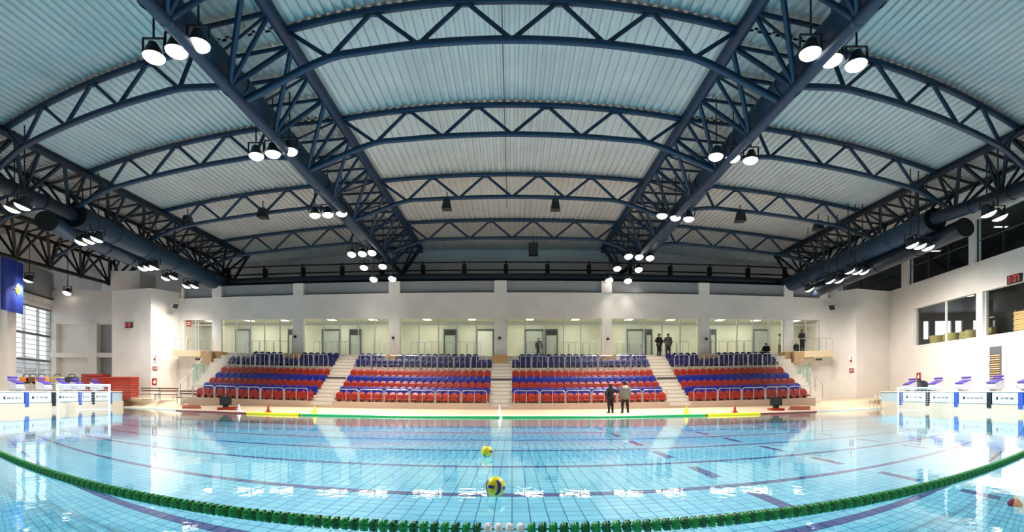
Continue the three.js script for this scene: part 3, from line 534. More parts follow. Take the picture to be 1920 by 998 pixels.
// ---------------------------------------------------------------- lane rope in front
{
  const K = 0.8, q = 4.42, pt = (x) => V(x, 0.012, bow(q, x, K)), t = thing('lane_rope', 'green lane rope with white floats in the middle, curving across the pool in front', 'lane rope', V(0, 0, -q));
  const disc = new THREE.LatheGeometry([[0.012, -0.034], [0.034, -0.03], [0.056, -0.012], [0.058, 0], [0.056, 0.012], [0.034, 0.03], [0.012, 0.034]].map((a) => new THREE.Vector2(...a)), 16).rotateX(Math.PI / 2);
  const hub = new THREE.CylinderGeometry(0.03, 0.03, 0.05, 10).rotateX(Math.PI / 2);
  const fin = merge([disc, hub, ...[0, 1, 2, 3].map((k) => box(0.012, 0.116, 0.016).rotateZ(k * Math.PI / 4).translate(0, 0, 0.028))]);
  let x = -11.2, i = 0; const pts = [];
  const STEP = 0.094;
  while (x < 11.2) {
    const p = pt(x), a = pt(x + 0.01).sub(pt(x - 0.01)).normalize();
    const f = local(t, Math.abs(x) < 0.155 ? 'white_float' : 'float', fin, Math.abs(x + 0.09) < 0.17 ? M.white : i % 2 ? M.greenDark : M.green);
    f.name = 'float'; f.position.copy(p).sub(t.position); f.quaternion.setFromUnitVectors(V(0, 0, 1), a); f.rotateZ(i * 0.7);
    if (i % 6 === 0) pts.push(p.clone());
    x += STEP * Math.abs(a.x); i++;
  }
  part(t, 'cable', sweep(pts, 0.008, 200, 5), M.greenDark);
}
// boundary rope along the far edge
{
  const t = thing('boundary_rope', 'long float rope along the far pool edge, red, yellow and green in turn', 'lane rope', V(0, 0, -23.5));
  const P = (px) => { const x = XL(px, 23.4, 1.1); return V(x, 0.03, bow(23.4, x, 1.1)); };
  for (const [a, b, m, r] of [[330, 365, M.red, 0.03], [365, 462, M.red, 0.045], [464, 562, M.yellow, 0.085], [566, 936, M.green, 0.055], [942, 1322, M.green, 0.055], [1325, 1424, M.yellow, 0.085], [1427, 1530, M.red, 0.045]]) {
    const n = Math.round((b - a) / 9), pts = []; for (let i = 0; i <= n; i++) pts.push(P(lerp(a, b, i / n)));
    part(t, 'float_run', sweep(pts, r, n * 2, 8), m);
  }
}
// markers standing along the far edge
[[333, 765, 0, 'red'], [503, 771, M.red, 'red'], [590, 774, M.yellow, 'yellow'], [448, 770, M.white, 'small white'], [1287, 775, M.yellow, 'yellow'], [1378, 770, M.red, 'red'], [937, 786, M.white, 'tall white']].forEach(([px, py, m, c], i) => {
  if (!m) return;
  const x = XL(px, 24.25, 1.1), p = V(x, 0.07, bow(24.25, x, 1.1)), h = i === 6 ? 0.62 : 0.5;
  const t = thing('marker_cone', `${c} marker cone on the far pool edge, ${px < 500 ? 'beside the left shot clock' : px < 700 ? 'before the far left block' : px < 960 ? 'at the middle aisle' : 'before the far right block'}`, 'cone', p);
  t.scale.setScalar(0.82);
  local(t, 'foot', rbox(0.34, 0.06, 0.34, 0.02, 0, 0.03, 0), m);
  local(t, 'cone', new THREE.LatheGeometry([[0.13, 0.05], [0.12, 0.16], [0.07, 0.2], [0.075, 0.34], [0.04, 0.38], [0.03, h], [0, h + 0.02]].map((a) => new THREE.Vector2(...a)), 16), m);
});
// ---------------------------------------------------------------- balls
function ballTexture(turn) {
  const c = document.createElement('canvas'); c.width = 512; c.height = 256; const g = c.getContext('2d');
  g.fillStyle = '#f2e21c'; g.fillRect(0, 0, 512, 256); g.fillStyle = '#25308e';
  for (let k = 0; k < 4; k++) { const x = (k * 128 + turn) % 512; for (const o of [0, -512]) { g.beginPath(); g.moveTo(x + o, 70); g.bezierCurveTo(x + o + 30, 100, x + o + 30, 160, x + o + 4, 205); g.lineTo(x + o + 42, 205); g.bezierCurveTo(x + o + 66, 160, x + o + 60, 100, x + o + 36, 70); g.fill(); g.fillRect(x + o + 70, 118, 56, 26); } }
  g.strokeStyle = '#b9a812'; g.lineWidth = 2; for (let k = 0; k < 8; k++) { g.beginPath(); g.moveTo(k * 64, 0); g.lineTo(k * 64 + 20, 256); g.stroke(); }
  const t = new THREE.CanvasTexture(c); t.colorSpace = THREE.SRGBColorSpace; return t;
}
[[929, 913, 5.95, 0.117, 'nearer yellow and blue ball floating on the water', 20, 0.35], [913, 847, 9.5, 0.108, 'farther yellow and blue ball floating on the water', 90, -0.9]].forEach(([px, py, d, r, label, turn, tilt]) => {
  const b = local(scene, numbered('water_ball'), new THREE.SphereGeometry(r, 40, 28), mat(0xffffff, 0.35, 0, { map: ballTexture(turn) }));
  b.position.set((px - 960) / F * d, r * 0.84, -d); b.rotation.set(0.2, -Math.PI / 2 - 0.3, tilt); tag(b, label, 'ball');
});
// ---------------------------------------------------------------- goals
function netOn(t, corners, nu, nv) { const [a, b, c, d] = corners, P = (u, v) => a.clone().lerp(b, u).lerp(d.clone().lerp(c, u), v), g = []; for (let i = 0; i <= nu; i++) g.push(bar(P(i / nu, 0), P(i / nu, 1), 0.007, 4)); for (let j = 0; j <= nv; j++) g.push(bar(P(0, j / nv), P(1, j / nv), 0.007, 4)); tag(part(t, 'net', merge(g), M.white), null, null, null, 'stuff'); }
function goal(label, a, b, h, back, r) {
  const t = thing('water_polo_goal', label, 'goal', a.clone().setY(0)), up = V(0, h, 0), A = a.clone().setY(-0.02), B = b.clone().setY(-0.02), A2 = A.clone().add(back), B2 = B.clone().add(back);
  part(t, 'post', bar(A, A.clone().add(up), r, 10), M.whitePaint); part(t, 'post', bar(B, B.clone().add(up), r, 10), M.whitePaint);
  part(t, 'crossbar', bar(A.clone().add(up).add(V(0, -r, 0)), B.clone().add(up).add(V(0, -r, 0)), r, 10), M.whitePaint);
  part(t, 'stay', bar(A.clone().add(up), A2, r * 0.35, 8), M.steel); part(t, 'stay', bar(B.clone().add(up), B2, r * 0.35, 8), M.steel);
  part(t, 'base_float', merge([bar(A, A2, r * 0.7, 8), bar(B, B2, r * 0.7, 8), bar(A2, B2, r * 0.7, 8)]), M.whitePaint);
  netOn(t, [A.clone().add(up), B.clone().add(up), B2, A2], 14, 10);
}
goal('white water polo goal floating at the left end of the pool', at(108, 769, 33), at(205, 769, 33.5), 1.72, V(-1.2, 0, -1.6), 0.075);
goal('white water polo goal floating at the right end of the pool', at(1684, 770, 32.5), at(1783, 772, 31), 1.5, V(1.0, 0, -1.3), 0.05);
[['left of the two thin tall poles by the right wall', 1779, 668, 31.6], ['right of the two thin tall poles by the right wall', 1889, 655, 28.6]].forEach(([label, px, py, d]) => {
  const top = at(px, py, d), t = thing('flag_pole', label, 'pole', V(top.x, -0.03, -d));
  part(t, 'pole', bar(V(top.x, -0.03, -d), top, 0.035, 8), M.whitePaint); part(t, 'finial', new THREE.SphereGeometry(0.055, 10, 8).translate(top.x, top.y, top.z), M.steel); part(t, 'socket', bar(V(top.x, -0.03, -d), V(top.x, 0.25, -d), 0.07, 10), M.steel);
});
// ---------------------------------------------------------------- bulkheads with white panels and starting blocks
function panelPrint(kind) {
  const c = document.createElement('canvas'); c.width = 256; c.height = 64; const g = c.getContext('2d');
  g.fillStyle = '#cfd8df'; g.fillRect(0, 0, 256, 64); g.fillStyle = '#20262c';
  seed = 100 + kind; g.fillRect(34, 22, 22, 20); for (let x = 74, k = 0; x < 220; k++) { const w = 4 + rnd() * 9; if ((k + kind) % 4) g.fillRect(x, 26 + rnd() * 4, w, 9 + rnd() * 4); x += w + 4; }
  const t = new THREE.CanvasTexture(c); t.colorSpace = THREE.SRGBColorSpace; return t;
}
const prints = [0, 1, 2].map((k) => mat(0xffffff, 0.35, 0, { map: panelPrint(k) }));
const wedge = (() => { const s = new THREE.Shape([[-0.45, 0], [0.4, 0], [0.4, 0.5], [-0.3, 0.3]].map((a) => new THREE.Vector2(...a))); return new THREE.ExtrudeGeometry(s, { depth: 0.5, bevelEnabled: true, bevelSize: 0.03, bevelThickness: 0.03, bevelSegments: 2 }).translate(0, 0, -0.25); })();
function bulkhead(side, from, to, panels, blocks, inward) {
  // from -> to runs towards the camera; inward points to the water
  const d = to.clone().sub(from).setY(0), len = d.length(); d.normalize();
  const n = V(d.x, 0, d.z).cross(V(0, 1, 0)), sgn = Math.sign(n.dot(inward)), S = (s, y, off) => from.clone().addScaledVector(d, s).addScaledVector(n, sgn * off).setY(y);
  const slab = (s0, s1, y0, y1, o0, o1) => upright(from.clone().setY(0), d, s0, s1, y0, y1, Math.abs(o1 - o0), [], sgn > 0 ? o0 : -o1);
  const t = thing('bulkhead', `white and grey end wall of the pool under the ${side} starting blocks`, 'bulkhead', from.clone().setY(0));
  part(t, 'plinth', slab(-0.5, len, -0.9, 0.5, -0.9, 0.08), M.plinth);
  part(t, 'wall', slab(-0.5, len, 0.5, 1.18, -0.6, 0.02), M.poolSide);
  part(t, 'top_ledge', slab(-0.5, len, 1.18, 1.24, -0.7, 0.06), M.coping);
  panels.forEach(([s0, s1], i) => {
    const p = part(t, 'panel', slab(s0 + 0.15, s1 - 0.15, 0.55, 1.14, 0.02, 0.06), M.panel);
    const g = new THREE.PlaneGeometry(s1 - s0 - 0.4, 0.5), c = S((s0 + s1) / 2, 0.85, 0.065);
    g.rotateY(Math.atan2(n.x * sgn, n.z * sgn)).translate(c.x, c.y, c.z); part(p, 'lettering', g, prints[i % 3]);
    part(t, 'divider', slab(s0 - 0.16, s0 + 0.12, 0.3, 1.16, 0.02, 0.1), i % 2 ? M.navyDark : M.panelBlue);
  });
  blocks.forEach(([s, label]) => {
    const b = thing('starting_block', label, 'starting block', S(s, 1.24, -0.3)), turn = Math.atan2(-n.z * -sgn, n.x * -sgn);
    b.rotation.y = turn; b.scale.set(0.66, 1.05, 1.05);
    local(b, 'body', wedge.clone().translate(0, 0.12, 0), M.block);
    local(b, 'pedestal', rbox(0.5, 0.16, 0.4, 0.03, 0.05, 0.06, 0), M.frame);
    local(b, 'foot_plate', rbox(0.8, 0.05, 0.56, 0.02, -0.02, 0, 0).rotateZ(0.26).translate(0, 0.55, 0), M.purple);
    local(b, 'track_wedge', rbox(0.22, 0.12, 0.54, 0.03, 0.34, 0.74, 0).rotateZ(0.1), M.purple);
    local(b, 'grip', sweep([V(-0.38, 0.2, -0.2), V(-0.55, 0.25, -0.2), V(-0.55, 0.25, 0.2), V(-0.38, 0.2, 0.2)], 0.02, 14, 6), M.steel);
  });
}
const side = (pts, px) => { const u = (px - 960) / F, [a, b] = [V(pts[0][0], 0, pts[0][1]), V(pts[1][0], 0, pts[1][1])], d = b.clone().sub(a), L0 = d.length(); d.normalize(); return -(a.x + u * a.z) / (d.x + u * d.z); };
{
  const RP = [POOL_R[2], POOL_R[1]], LP = [POOL_L[2], POOL_L[1]], rS = (px) => side(RP, px), lS = (px) => side(LP, px), v = (p) => V(p[0], 0, p[1]);
  const re = v(POOL_R[1]).sub(v(POOL_R[2])).multiplyScalar(1.6).add(v(POOL_R[2])), le = v(POOL_L[1]).sub(v(POOL_L[2])).multiplyScalar(1.6).add(v(POOL_L[2]));
  const rb = [1692, 1742, 1796, 1858, 1918, 1990].map(rS), lb = [205, 172, 148, 98, 47, -8].map(lS);
  bulkhead('right', v(POOL_R[2]), re, rb.slice(0, -1).map((s, i) => [s, rb[i + 1]]), [1697, 1745, 1796, 1855, 1914].map((px, i) => [rS(px), `white starting block with violet top on the right pool end, ${['farthest', 'second from the far end', 'middle one', 'second from the near end', 'nearest'][i]}`]), V(-1, 0, 0));
  bulkhead('left', v(POOL_L[2]), le, lb.slice(0, -1).map((s, i) => [s, lb[i + 1]]), [190, 155, 128, 92, 40].map((px, i) => [lS(px), `white starting block with violet top on the left pool end, ${['farthest', 'second from the far end', 'middle one', 'second from the near end', 'nearest'][i]}`]), V(1, 0, 0));
}
// ---------------------------------------------------------------- things on the decks
const deckAt = (px, q) => { let x = 0; for (let i = 0; i < 8; i++) x = (px - 960) / F * -D(x, 0.05, q).z; return D(x, 0.05, q); };
// score boxes on red stands
[[423, 'left'], [1455, 'right']].forEach(([px, s]) => {
  const p = deckAt(px, 26), t = thing('shot_clock', `black shot clock box on a red base at the ${s} of the far pool edge`, 'clock', p);
  local(t, 'base', rbox(0.8, 0.14, 0.5, 0.03, 0, 0.07, 0), M.red); local(t, 'stem', box(0.3, 0.2, 0.12, 0, 0.22, 0), M.charcoal); const cs = local(t, 'case', rbox(0.62, 0.52, 0.3, 0.03, 0, 0.55, 0), M.black); local(cs, 'face', box(0.52, 0.42, 0.02, 0, 0.55, 0.155), M.charcoal); local(cs, 'handle', sweep([V(-0.2, 0.8, 0), V(-0.18, 0.9, 0), V(0.18, 0.9, 0), V(0.2, 0.8, 0)], 0.02, 16, 6), M.charcoal);
});
// red and white rescue tubes and lane-rope ends lying on the deck
[[358, 25.0, 1.1, 'left of the left shot clock'], [1500, 25.0, 1.2, 'right of the right shot clock'], [437, 25.0, 0.5, 'in front of the left shot clock']].forEach(([px, q, w, s]) => { const p = deckAt(px, q); solo('float_bundle', `bundle of red floats lying on the deck ${s}`, 'float', merge([0, 1, 2].map((k) => bar(V(p.x - w / 2, p.y + 0.1 + (k === 2) * 0.12, p.z + (k - 1) * 0.14 * (k < 2)), V(p.x + w / 2, p.y + 0.1 + (k === 2) * 0.12, p.z + (k - 1) * 0.14 * (k < 2)), 0.05, 10))), M.red); });
// benches
[[278, 31.5, 'left one of the two low wooden benches before the left tower'], [312, 32.2, 'right one of the two low wooden benches before the left tower'], [352, 30.2, 'low wooden bench at the foot of the left stair']].forEach(([px, q, label]) => {
  const p = deckAt(px, q), t = thing('bench', label, 'bench', p), w = 1.45;
  for (const z of [-0.14, 0.02, 0.18]) local(t, 'seat_slat', rbox(w, 0.05, 0.13, 0.015, 0, 0.45, z), M.brown);
  for (const y of [0.72, 0.9]) local(t, 'back_slat', rbox(w, 0.1, 0.04, 0.015, 0, y, -0.24), M.brown);
  for (const x of [-w / 2 + 0.1, w / 2 - 0.1]) { local(t, 'frame', merge([bar(V(x, 0, 0.2), V(x, 0.43, 0.2), 0.025, 6), bar(V(x, 0, -0.22), V(x, 0.95, -0.25), 0.025, 6), bar(V(x, 0.43, 0.22), V(x, 0.43, -0.24), 0.025, 6)]), M.steel); }
});
// stacks of red mats
[[180, 42.2, 1.75, 2.05, 'shorter stack of red foam mats, the left one'], [226, 39.9, 2.3, 1.75, 'wider stack of red foam mats before the left tower']].forEach(([px, d, w, h, label], k) => {
  const p = at(px, 700, d), y0 = 0.62, t = thing('mat_stack', label, 'mats', V(p.x, y0, -d)), n = 9;
  for (let i = 0; i < n; i++) local(t, 'mat', rbox(w - 0.06 + rnd() * 0.1, h / n - 0.02, 0.9, 0.04, (rnd() - 0.5) * 0.08, (i + 0.5) * h / n, (rnd() - 0.5) * 0.06, 1), M.red);
});
// bags and boxes on the left end deck
[[218, M.olive, 'olive'], [135, M.charcoal, 'dark grey'], [108, M.olive, 'khaki'], [78, M.orange, 'orange'], [62, M.brown, 'brown'], [50, M.orange, 'light orange']].forEach(([px, m, c], k) => {
  if (k === 0) return;
  const p = at(px, 700, 36.5), t = thing('sports_bag', `${c} sports bag on the deck behind the left starting blocks`, 'bag', V(p.x, 0.52, p.z));
  local(t, 'stand', merge([box(0.9, 0.06, 0.5, 0, 1.3, 0), ...[[-0.4, -0.2], [0.4, -0.2], [-0.4, 0.2], [0.4, 0.2]].map(([x, z]) => bar(V(x, 0, z), V(x, 1.3, z), 0.025, 6))]), M.frame);
  const bd = local(t, 'body', rbox(0.85, 0.42, 0.4, 0.12, 0, 1.54, 0, 3), m); local(bd, 'strap', sweep([V(-0.25, 1.72, 0), V(-0.18, 1.9, 0), V(0.18, 1.9, 0), V(0.25, 1.72, 0)], 0.025, 16, 6), M.black);
});
// dark covered block trolley and a fire extinguisher at the right
{
  const p = at(1724, 728, 36), t = thing('cover', 'dark blue conical cover behind the right goal', 'cover', V(p.x, 0.55, p.z)); t.scale.set(1.1, 1.12, 1.1);
  local(t, 'skirt', new THREE.LatheGeometry([[0.68, 0], [0.6, 0.55], [0.42, 1.15], [0.3, 1.28], [0, 1.3]].map((a) => new THREE.Vector2(...a)), 20), M.navyDark); local(t, 'handle', sweep([V(-0.1, 1.28, 0), V(0, 1.4, 0), V(0.1, 1.28, 0)], 0.025, 10, 6), M.black);
  const e = at(1673, 742, 40.6), f = thing('fire_extinguisher', 'red fire extinguisher on the floor by the right tower', 'fire extinguisher', V(e.x, 0.5, e.z));
  local(f, 'bottle', new THREE.LatheGeometry([[0, 0], [0.12, 0], [0.13, 0.05], [0.13, 0.5], [0.08, 0.6], [0.03, 0.63], [0.03, 0.7], [0, 0.7]].map((a) => new THREE.Vector2(...a)), 16), M.red); local(f, 'valve', box(0.16, 0.06, 0.05, 0.03, 0.73, 0), M.black); local(f, 'hose', sweep([V(0.05, 0.7, 0), V(0.18, 0.6, 0), V(0.17, 0.25, 0)], 0.018, 12, 6), M.black);
}
// pool ladder rails at the far right corner
{
  const t = thing('ladder_rail', 'pair of bent steel ladder rails at the far right corner of the pool', 'ladder', at(1640, 765, 36).setY(0));
  for (const px of [1638, 1646]) { const p = at(px, 765, 36.4).setY(0.02); part(t, 'rail', sweep([V(p.x, -0.1, p.z + 0.3), V(p.x, 0.7, p.z + 0.28), V(p.x, 0.95, p.z + 0.05), V(p.x, 0.85, p.z - 0.3), V(p.x, 0.1, p.z - 0.45)], 0.028, 24, 7), M.steel); }
}
// ---------------------------------------------------------------- things on the walls
const onRight = (px, py, off = 0.03) => { const s = rs(px), p = RW.o.clone().addScaledVector(RW.d, s), n = V(-RW.d.z, 0, RW.d.x); p.addScaledVector(n, off); return p.setY(EYE + (HOR - py) / F * -p.z); };
const rTurn = Math.atan2(-RW.d.z, RW.d.x);
const LT = { a: V(-28.85, 0, -40.9), b: V(-32.9, 0, -42.1) }, LT2 = { a: V(-28.85, 0, -40.9), b: V(-27.7, 0, -43.1) }, RT = { a: V(27.5, 0, -40.9), b: V(26.2, 0, -43.2) };
function onWall({ a, b }, px, py, off = 0.02) { const u = (px - 960) / F, d = b.clone().sub(a).normalize(), t = -(a.x + u * a.z) / (d.x + u * d.z), p = a.clone().addScaledVector(d, t), n = V(-d.z, 0, d.x); if (n.z < 0) n.negate(); p.addScaledVector(n, off); p.y = EYE + (HOR - py) / F * -p.z; return [p, Math.atan2(n.x, n.z)]; }
function digits(txt, w, h, m) { // seven-segment figures
  const map = { 0: 'abcdef', 1: 'bc', 2: 'abged', 3: 'abgcd', 7: 'abc', ':': '' }, seg = { a: [0, 1, 1], d: [0, -1, 1], g: [0, 0, 1], b: [0.5, 0.5, 0], c: [0.5, -0.5, 0], e: [-0.5, -0.5, 0], f: [-0.5, 0.5, 0] }, out = [];
  [...txt].forEach((ch, i) => { const cx = (i - (txt.length - 1) / 2) * w * 1.5; if (ch === ':') { out.push(box(w * 0.2, w * 0.2, 0.02, cx, h * 0.2), box(w * 0.2, w * 0.2, 0.02, cx, -h * 0.2)); return; } for (const s of map[ch]) { const [x, y, hz] = seg[s]; out.push(hz ? box(w * 0.8, h * 0.12, 0.02, cx, y * h / 2) : box(w * 0.16, h * 0.42, 0.02, cx + x * w, y * h / 2)); } });
  return merge(out);
}
const clockFigures = (t, w, h, z) => ['0', ':', '0', '7'].forEach((c, i) => local(t, c === ':' ? 'colon' : 'digit', digits(c, w, h).translate((i - 1.5) * w * 1.5, 0, z), M.led));
{
  const [p, turn] = onWall(LT, 243, 610), t = thing('wall_clock', 'red digital clock in a black case on the left tower wall', 'clock', p); t.rotation.y = turn;
  clockFigures(local(t, 'case', rbox(0.8, 0.46, 0.1, 0.02, 0, 0, 0.05), M.black), 0.11, 0.26, 0.105);
  const q = onRight(1906, 523), s = thing('wall_clock', 'red digital clock in a black case high on the right wall at the picture edge', 'clock', q); s.rotation.y = rTurn;
  clockFigures(local(s, 'case', rbox(0.95, 0.5, 0.14, 0.02, 0, 0, 0.07), M.black), 0.13, 0.32, 0.145);
}
// red and white safety signs
function sign(label, p, turn, w, h, kind) {
  const t = thing('safety_sign', label, 'sign', p); t.rotation.y = turn;
  const pl = local(t, 'plate', rbox(w, h, 0.03, 0.01, 0, 0, 0.015, 1), kind === 'white' ? M.white : M.red);
  if (kind === 'white') { local(pl, 'red_figure', merge([box(w * 0.5, h * 0.35, 0.012, -w * 0.1, -h * 0.15, 0.033), box(w * 0.25, h * 0.3, 0.012, w * 0.12, h * 0.25, 0.033)]), M.red); }
  else if (kind === 'stripe') local(pl, 'lettering', merge([0, 1].map((k) => box(w * 0.7, h * 0.12, 0.012, 0, h * (0.15 - 0.3 * k), 0.033))), M.white);
  else local(pl, 'white_figure', merge([new THREE.CircleGeometry(h * 0.2, 12).translate(0, -h * 0.08, 0.034), new THREE.ConeGeometry(h * 0.16, h * 0.34, 8).scale(1, 1, 0.05).translate(0.02, h * 0.15, 0.034)]), M.white);
}
[[290, 672, 0.3, 0.62, 'white', 'tall white and red sign, topmost of three on the left tower'], [290, 691, 0.34, 0.3, 'stripe', 'small red sign, middle of three on the left tower'], [289, 716, 0.34, 0.55, 'red', 'red fire sign, lowest of three on the left tower']].forEach(([px, py, w, h, k, l]) => sign(l, ...onWall(LT2, px, py), w, h, k));
[[1597, 675, 0.3, 0.62, 'white', 'tall white and red sign, upper of two on the right tower'], [1597, 695, 0.34, 0.34, 'stripe', 'small red sign, lower of two on the right tower']].forEach(([px, py, w, h, k, l]) => sign(l, ...onWall(RT, px, py), w, h, k));
sign('red fire hose sign with white figure low on the right wall', onRight(1723, 706, 0.01), rTurn, 0.48, 0.56, 'red');
sign('small red exit plate above the left balcony door', L(XL(355, 40.02), 6.6, 39.98), 0, 0.4, 0.5, 'stripe');
// tall louvre in the right wall, with the thin pipe beside it
{
  const s0 = rs(1857), s1 = rs(1878), t = thing('wall_louvre', 'tall narrow brown louvre in the right wall above the starting blocks', 'louvre', RW.o.clone().addScaledVector(RW.d, s0).setY(0.6)), o = RW.o;
  part(t, 'frame', upright(o, RW.d, s0, s1, 0.7, 3.95, 0.05, [[s0 + 0.08, s1 - 0.08, 0.78, 3.5]], 0.0), M.darkFrame); part(t, 'back_plate', upright(o, RW.d, s0, s1, 0.75, 3.55, 0.015, [], 0), M.brown);
  for (let k = 0; k < 20; k++) part(t, 'slat', upright(o, RW.d, s0 + 0.08, s1 - 0.08, 0.82 + k * 0.135, 0.875 + k * 0.135, 0.05, [], 0.015), k % 2 ? M.cream : M.tan);
  const sp = rs(1889) - 0.0; solo('wall_pipe', 'thin grey pipe on the right wall beside the brown louvre', 'pipe', upright(o, RW.d, sp, sp + 0.07, 0.6, 3.9, 0.07, [], 0), M.frame);
  for (const [px, py] of [[1854, 683], [1855, 698]]) { const p = onRight(px, py, 0.01), b = solo('switch_box', `small grey switch box left of the brown louvre, ${py < 690 ? 'upper' : 'lower'} one`, 'switch box', rbox(0.16, 0.3, 0.08, 0.02).rotateY(rTurn).translate(p.x, p.y, p.z), M.frame); }
}
// wall speakers on brackets, cameras on the pillars
function wallSpeaker(label, p, turn) { const t = thing('wall_speaker', label, 'loudspeaker', p); t.rotation.y = turn; local(t, 'bracket', box(0.08, 0.08, 0.5, 0, 0, 0.25), M.frame); local(t, 'horn', new THREE.CylinderGeometry(0.34, 0.14, 0.5, 4, 1).rotateX(Math.PI / 2).rotateZ(Math.PI / 4).rotateX(0.5).translate(0.05, -0.05, 0.7), M.frame); local(t, 'grille', box(0.4, 0.4, 0.02).rotateX(0.5).translate(0.05, -0.17, 0.93), M.charcoal); }
wallSpeaker('grey wall speaker high on the left tower', ...onWall(LT2, 315, 572)); wallSpeaker('grey wall speaker high on the right tower', ...onWall(RT, 1571, 575));
[[555, 633], [738, 634], [937, 634], [1139, 636], [1323, 637]].forEach(([px, py], i) => { const p = L(XL(px), EYE + (HOR - py) / F * 40.2, 39.94), t = thing('security_camera', `small dark camera on the ${CARD[i] === 'nearest' ? 'first' : CARD[i] === 'farthest' ? 'fifth' : CARD[i]} gallery pillar from the left`, 'camera', p); local(t, 'mount', box(0.08, 0.08, 0.12, 0, 0, 0.04), M.white); local(t, 'dome', new THREE.SphereGeometry(0.12, 12, 8).translate(0, -0.04, 0.14), M.black); });
// ceiling speakers under the fourth trusses
[[838, 384, 30.3, 'left of the two in the middle bay'], [1041, 385, 30.3, 'right of the two in the middle bay'], [493, 400, 31.6, 'right of the two in the left bay'], [352, 413, 34, 'left of the two in the left bay'], [1388, 407, 31.6, 'left of the two in the right bay'], [1534, 423, 34.3, 'right of the two in the right bay']].forEach(([px, py, d, w]) => {
  const p = at(px, py, d), t = thing('hanging_speaker', `dark hanging speaker under the roof truss, ${w}`, 'loudspeaker', p);
  const cb = local(t, 'cabinet', new THREE.CylinderGeometry(0.24, 0.4, 0.6, 4, 1).rotateY(Math.PI / 4), M.charcoal); local(t, 'bracket', bar(V(0, 0.28, 0), V(0, 0.75, 0), 0.03, 6), M.charcoal); local(cb, 'grille', box(0.42, 0.4, 0.02).rotateX(-0.18).translate(0, -0.05, 0.25), M.black);
});
{ const p = at(1000, 468, 42), t = thing('hanging_speaker', 'large black speaker hanging in front of the white wall under the roof', 'loudspeaker', p); local(t, 'cabinet', rbox(0.75, 1.0, 0.6, 0.06), M.black); local(t, 'bracket', bar(V(0, 0.48, 0), V(0, 1.5, 0), 0.04, 6), M.charcoal); local(t, 'grille', box(0.62, 0.85, 0.02, 0, 0, 0.305), M.charcoal); }
// banner at the left edge
{
  const o = LW.o.clone(), t = thing('banner', 'blue banner with a yellow emblem hanging at the left picture edge', 'banner', o.clone().addScaledVector(LW.d, 7).setY(7.4));
  const cloth = new THREE.PlaneGeometry(2.6, 4.0, 12, 10), p = cloth.attributes.position; for (let i = 0; i < p.count; i++) p.setZ(i, 0.06 * Math.sin(p.getX(i) * 5));
  cloth.computeVertexNormals();
  const M4 = new THREE.Matrix4().makeBasis(LW.d.clone(), V(0, 1, 0), LW.d.clone().cross(V(0, 1, 0))), s = side([[LW.o.x, LW.o.z], [LW.o.x + LW.d.x * 10, LW.o.z + LW.d.z * 10]], 22);
  const c = LW.o.clone().addScaledVector(LW.d, s + 1.3).addScaledVector(LW.d.clone().cross(V(0, 1, 0)), -0.7).setY(9.2);
  part(t, 'cloth', cloth.applyMatrix4(M4.clone().setPosition(c)), mat(0x2340a8, 0.8, 0, { side: THREE.DoubleSide }));
  const e = new THREE.Shape(); for (let k = 0; k < 16; k++) { const r = k % 2 ? 0.22 : 0.48, a = k / 16 * 2 * Math.PI; k ? e.lineTo(r * Math.cos(a) * 0.75, r * Math.sin(a)) : e.moveTo(r * 0.75, 0); }
  part(t, 'emblem', new THREE.ExtrudeGeometry(e, { depth: 0.02, bevelEnabled: false }).applyMatrix4(M4.clone().setPosition(c.clone().addScaledVector(LW.d.clone().cross(V(0, 1, 0)), -0.09).addScaledVector(LW.d, -0.5).setY(9.0))), M.yellow);
  part(t, 'rod', bar(c.clone().addScaledVector(LW.d, -1.35).setY(11.2), c.clone().addScaledVector(LW.d, 1.35).setY(11.2), 0.04, 8), M.frame);
}
// weight on the pool bed with its line
{
  const p = V((1903 - 960) / F * 7.4, -0.45, -7.4), t = thing('sinker', 'dark pink weight with thin white line on the pool bed at right picture edge', 'weight', p); t.scale.setScalar(0.7);
  local(t, 'body', new THREE.LatheGeometry([[0, 0], [0.11, 0], [0.12, 0.06], [0.05, 0.15], [0, 0.16]].map((a) => new THREE.Vector2(...a)), 14), mat(0xa01850, 0.5)); local(t, 'line', sweep([V(0, 0.15, 0), V(0.03, 0.4, -0.1), V(0.1, 0.47, -1.2)], 0.008, 12, 5), M.white);
}
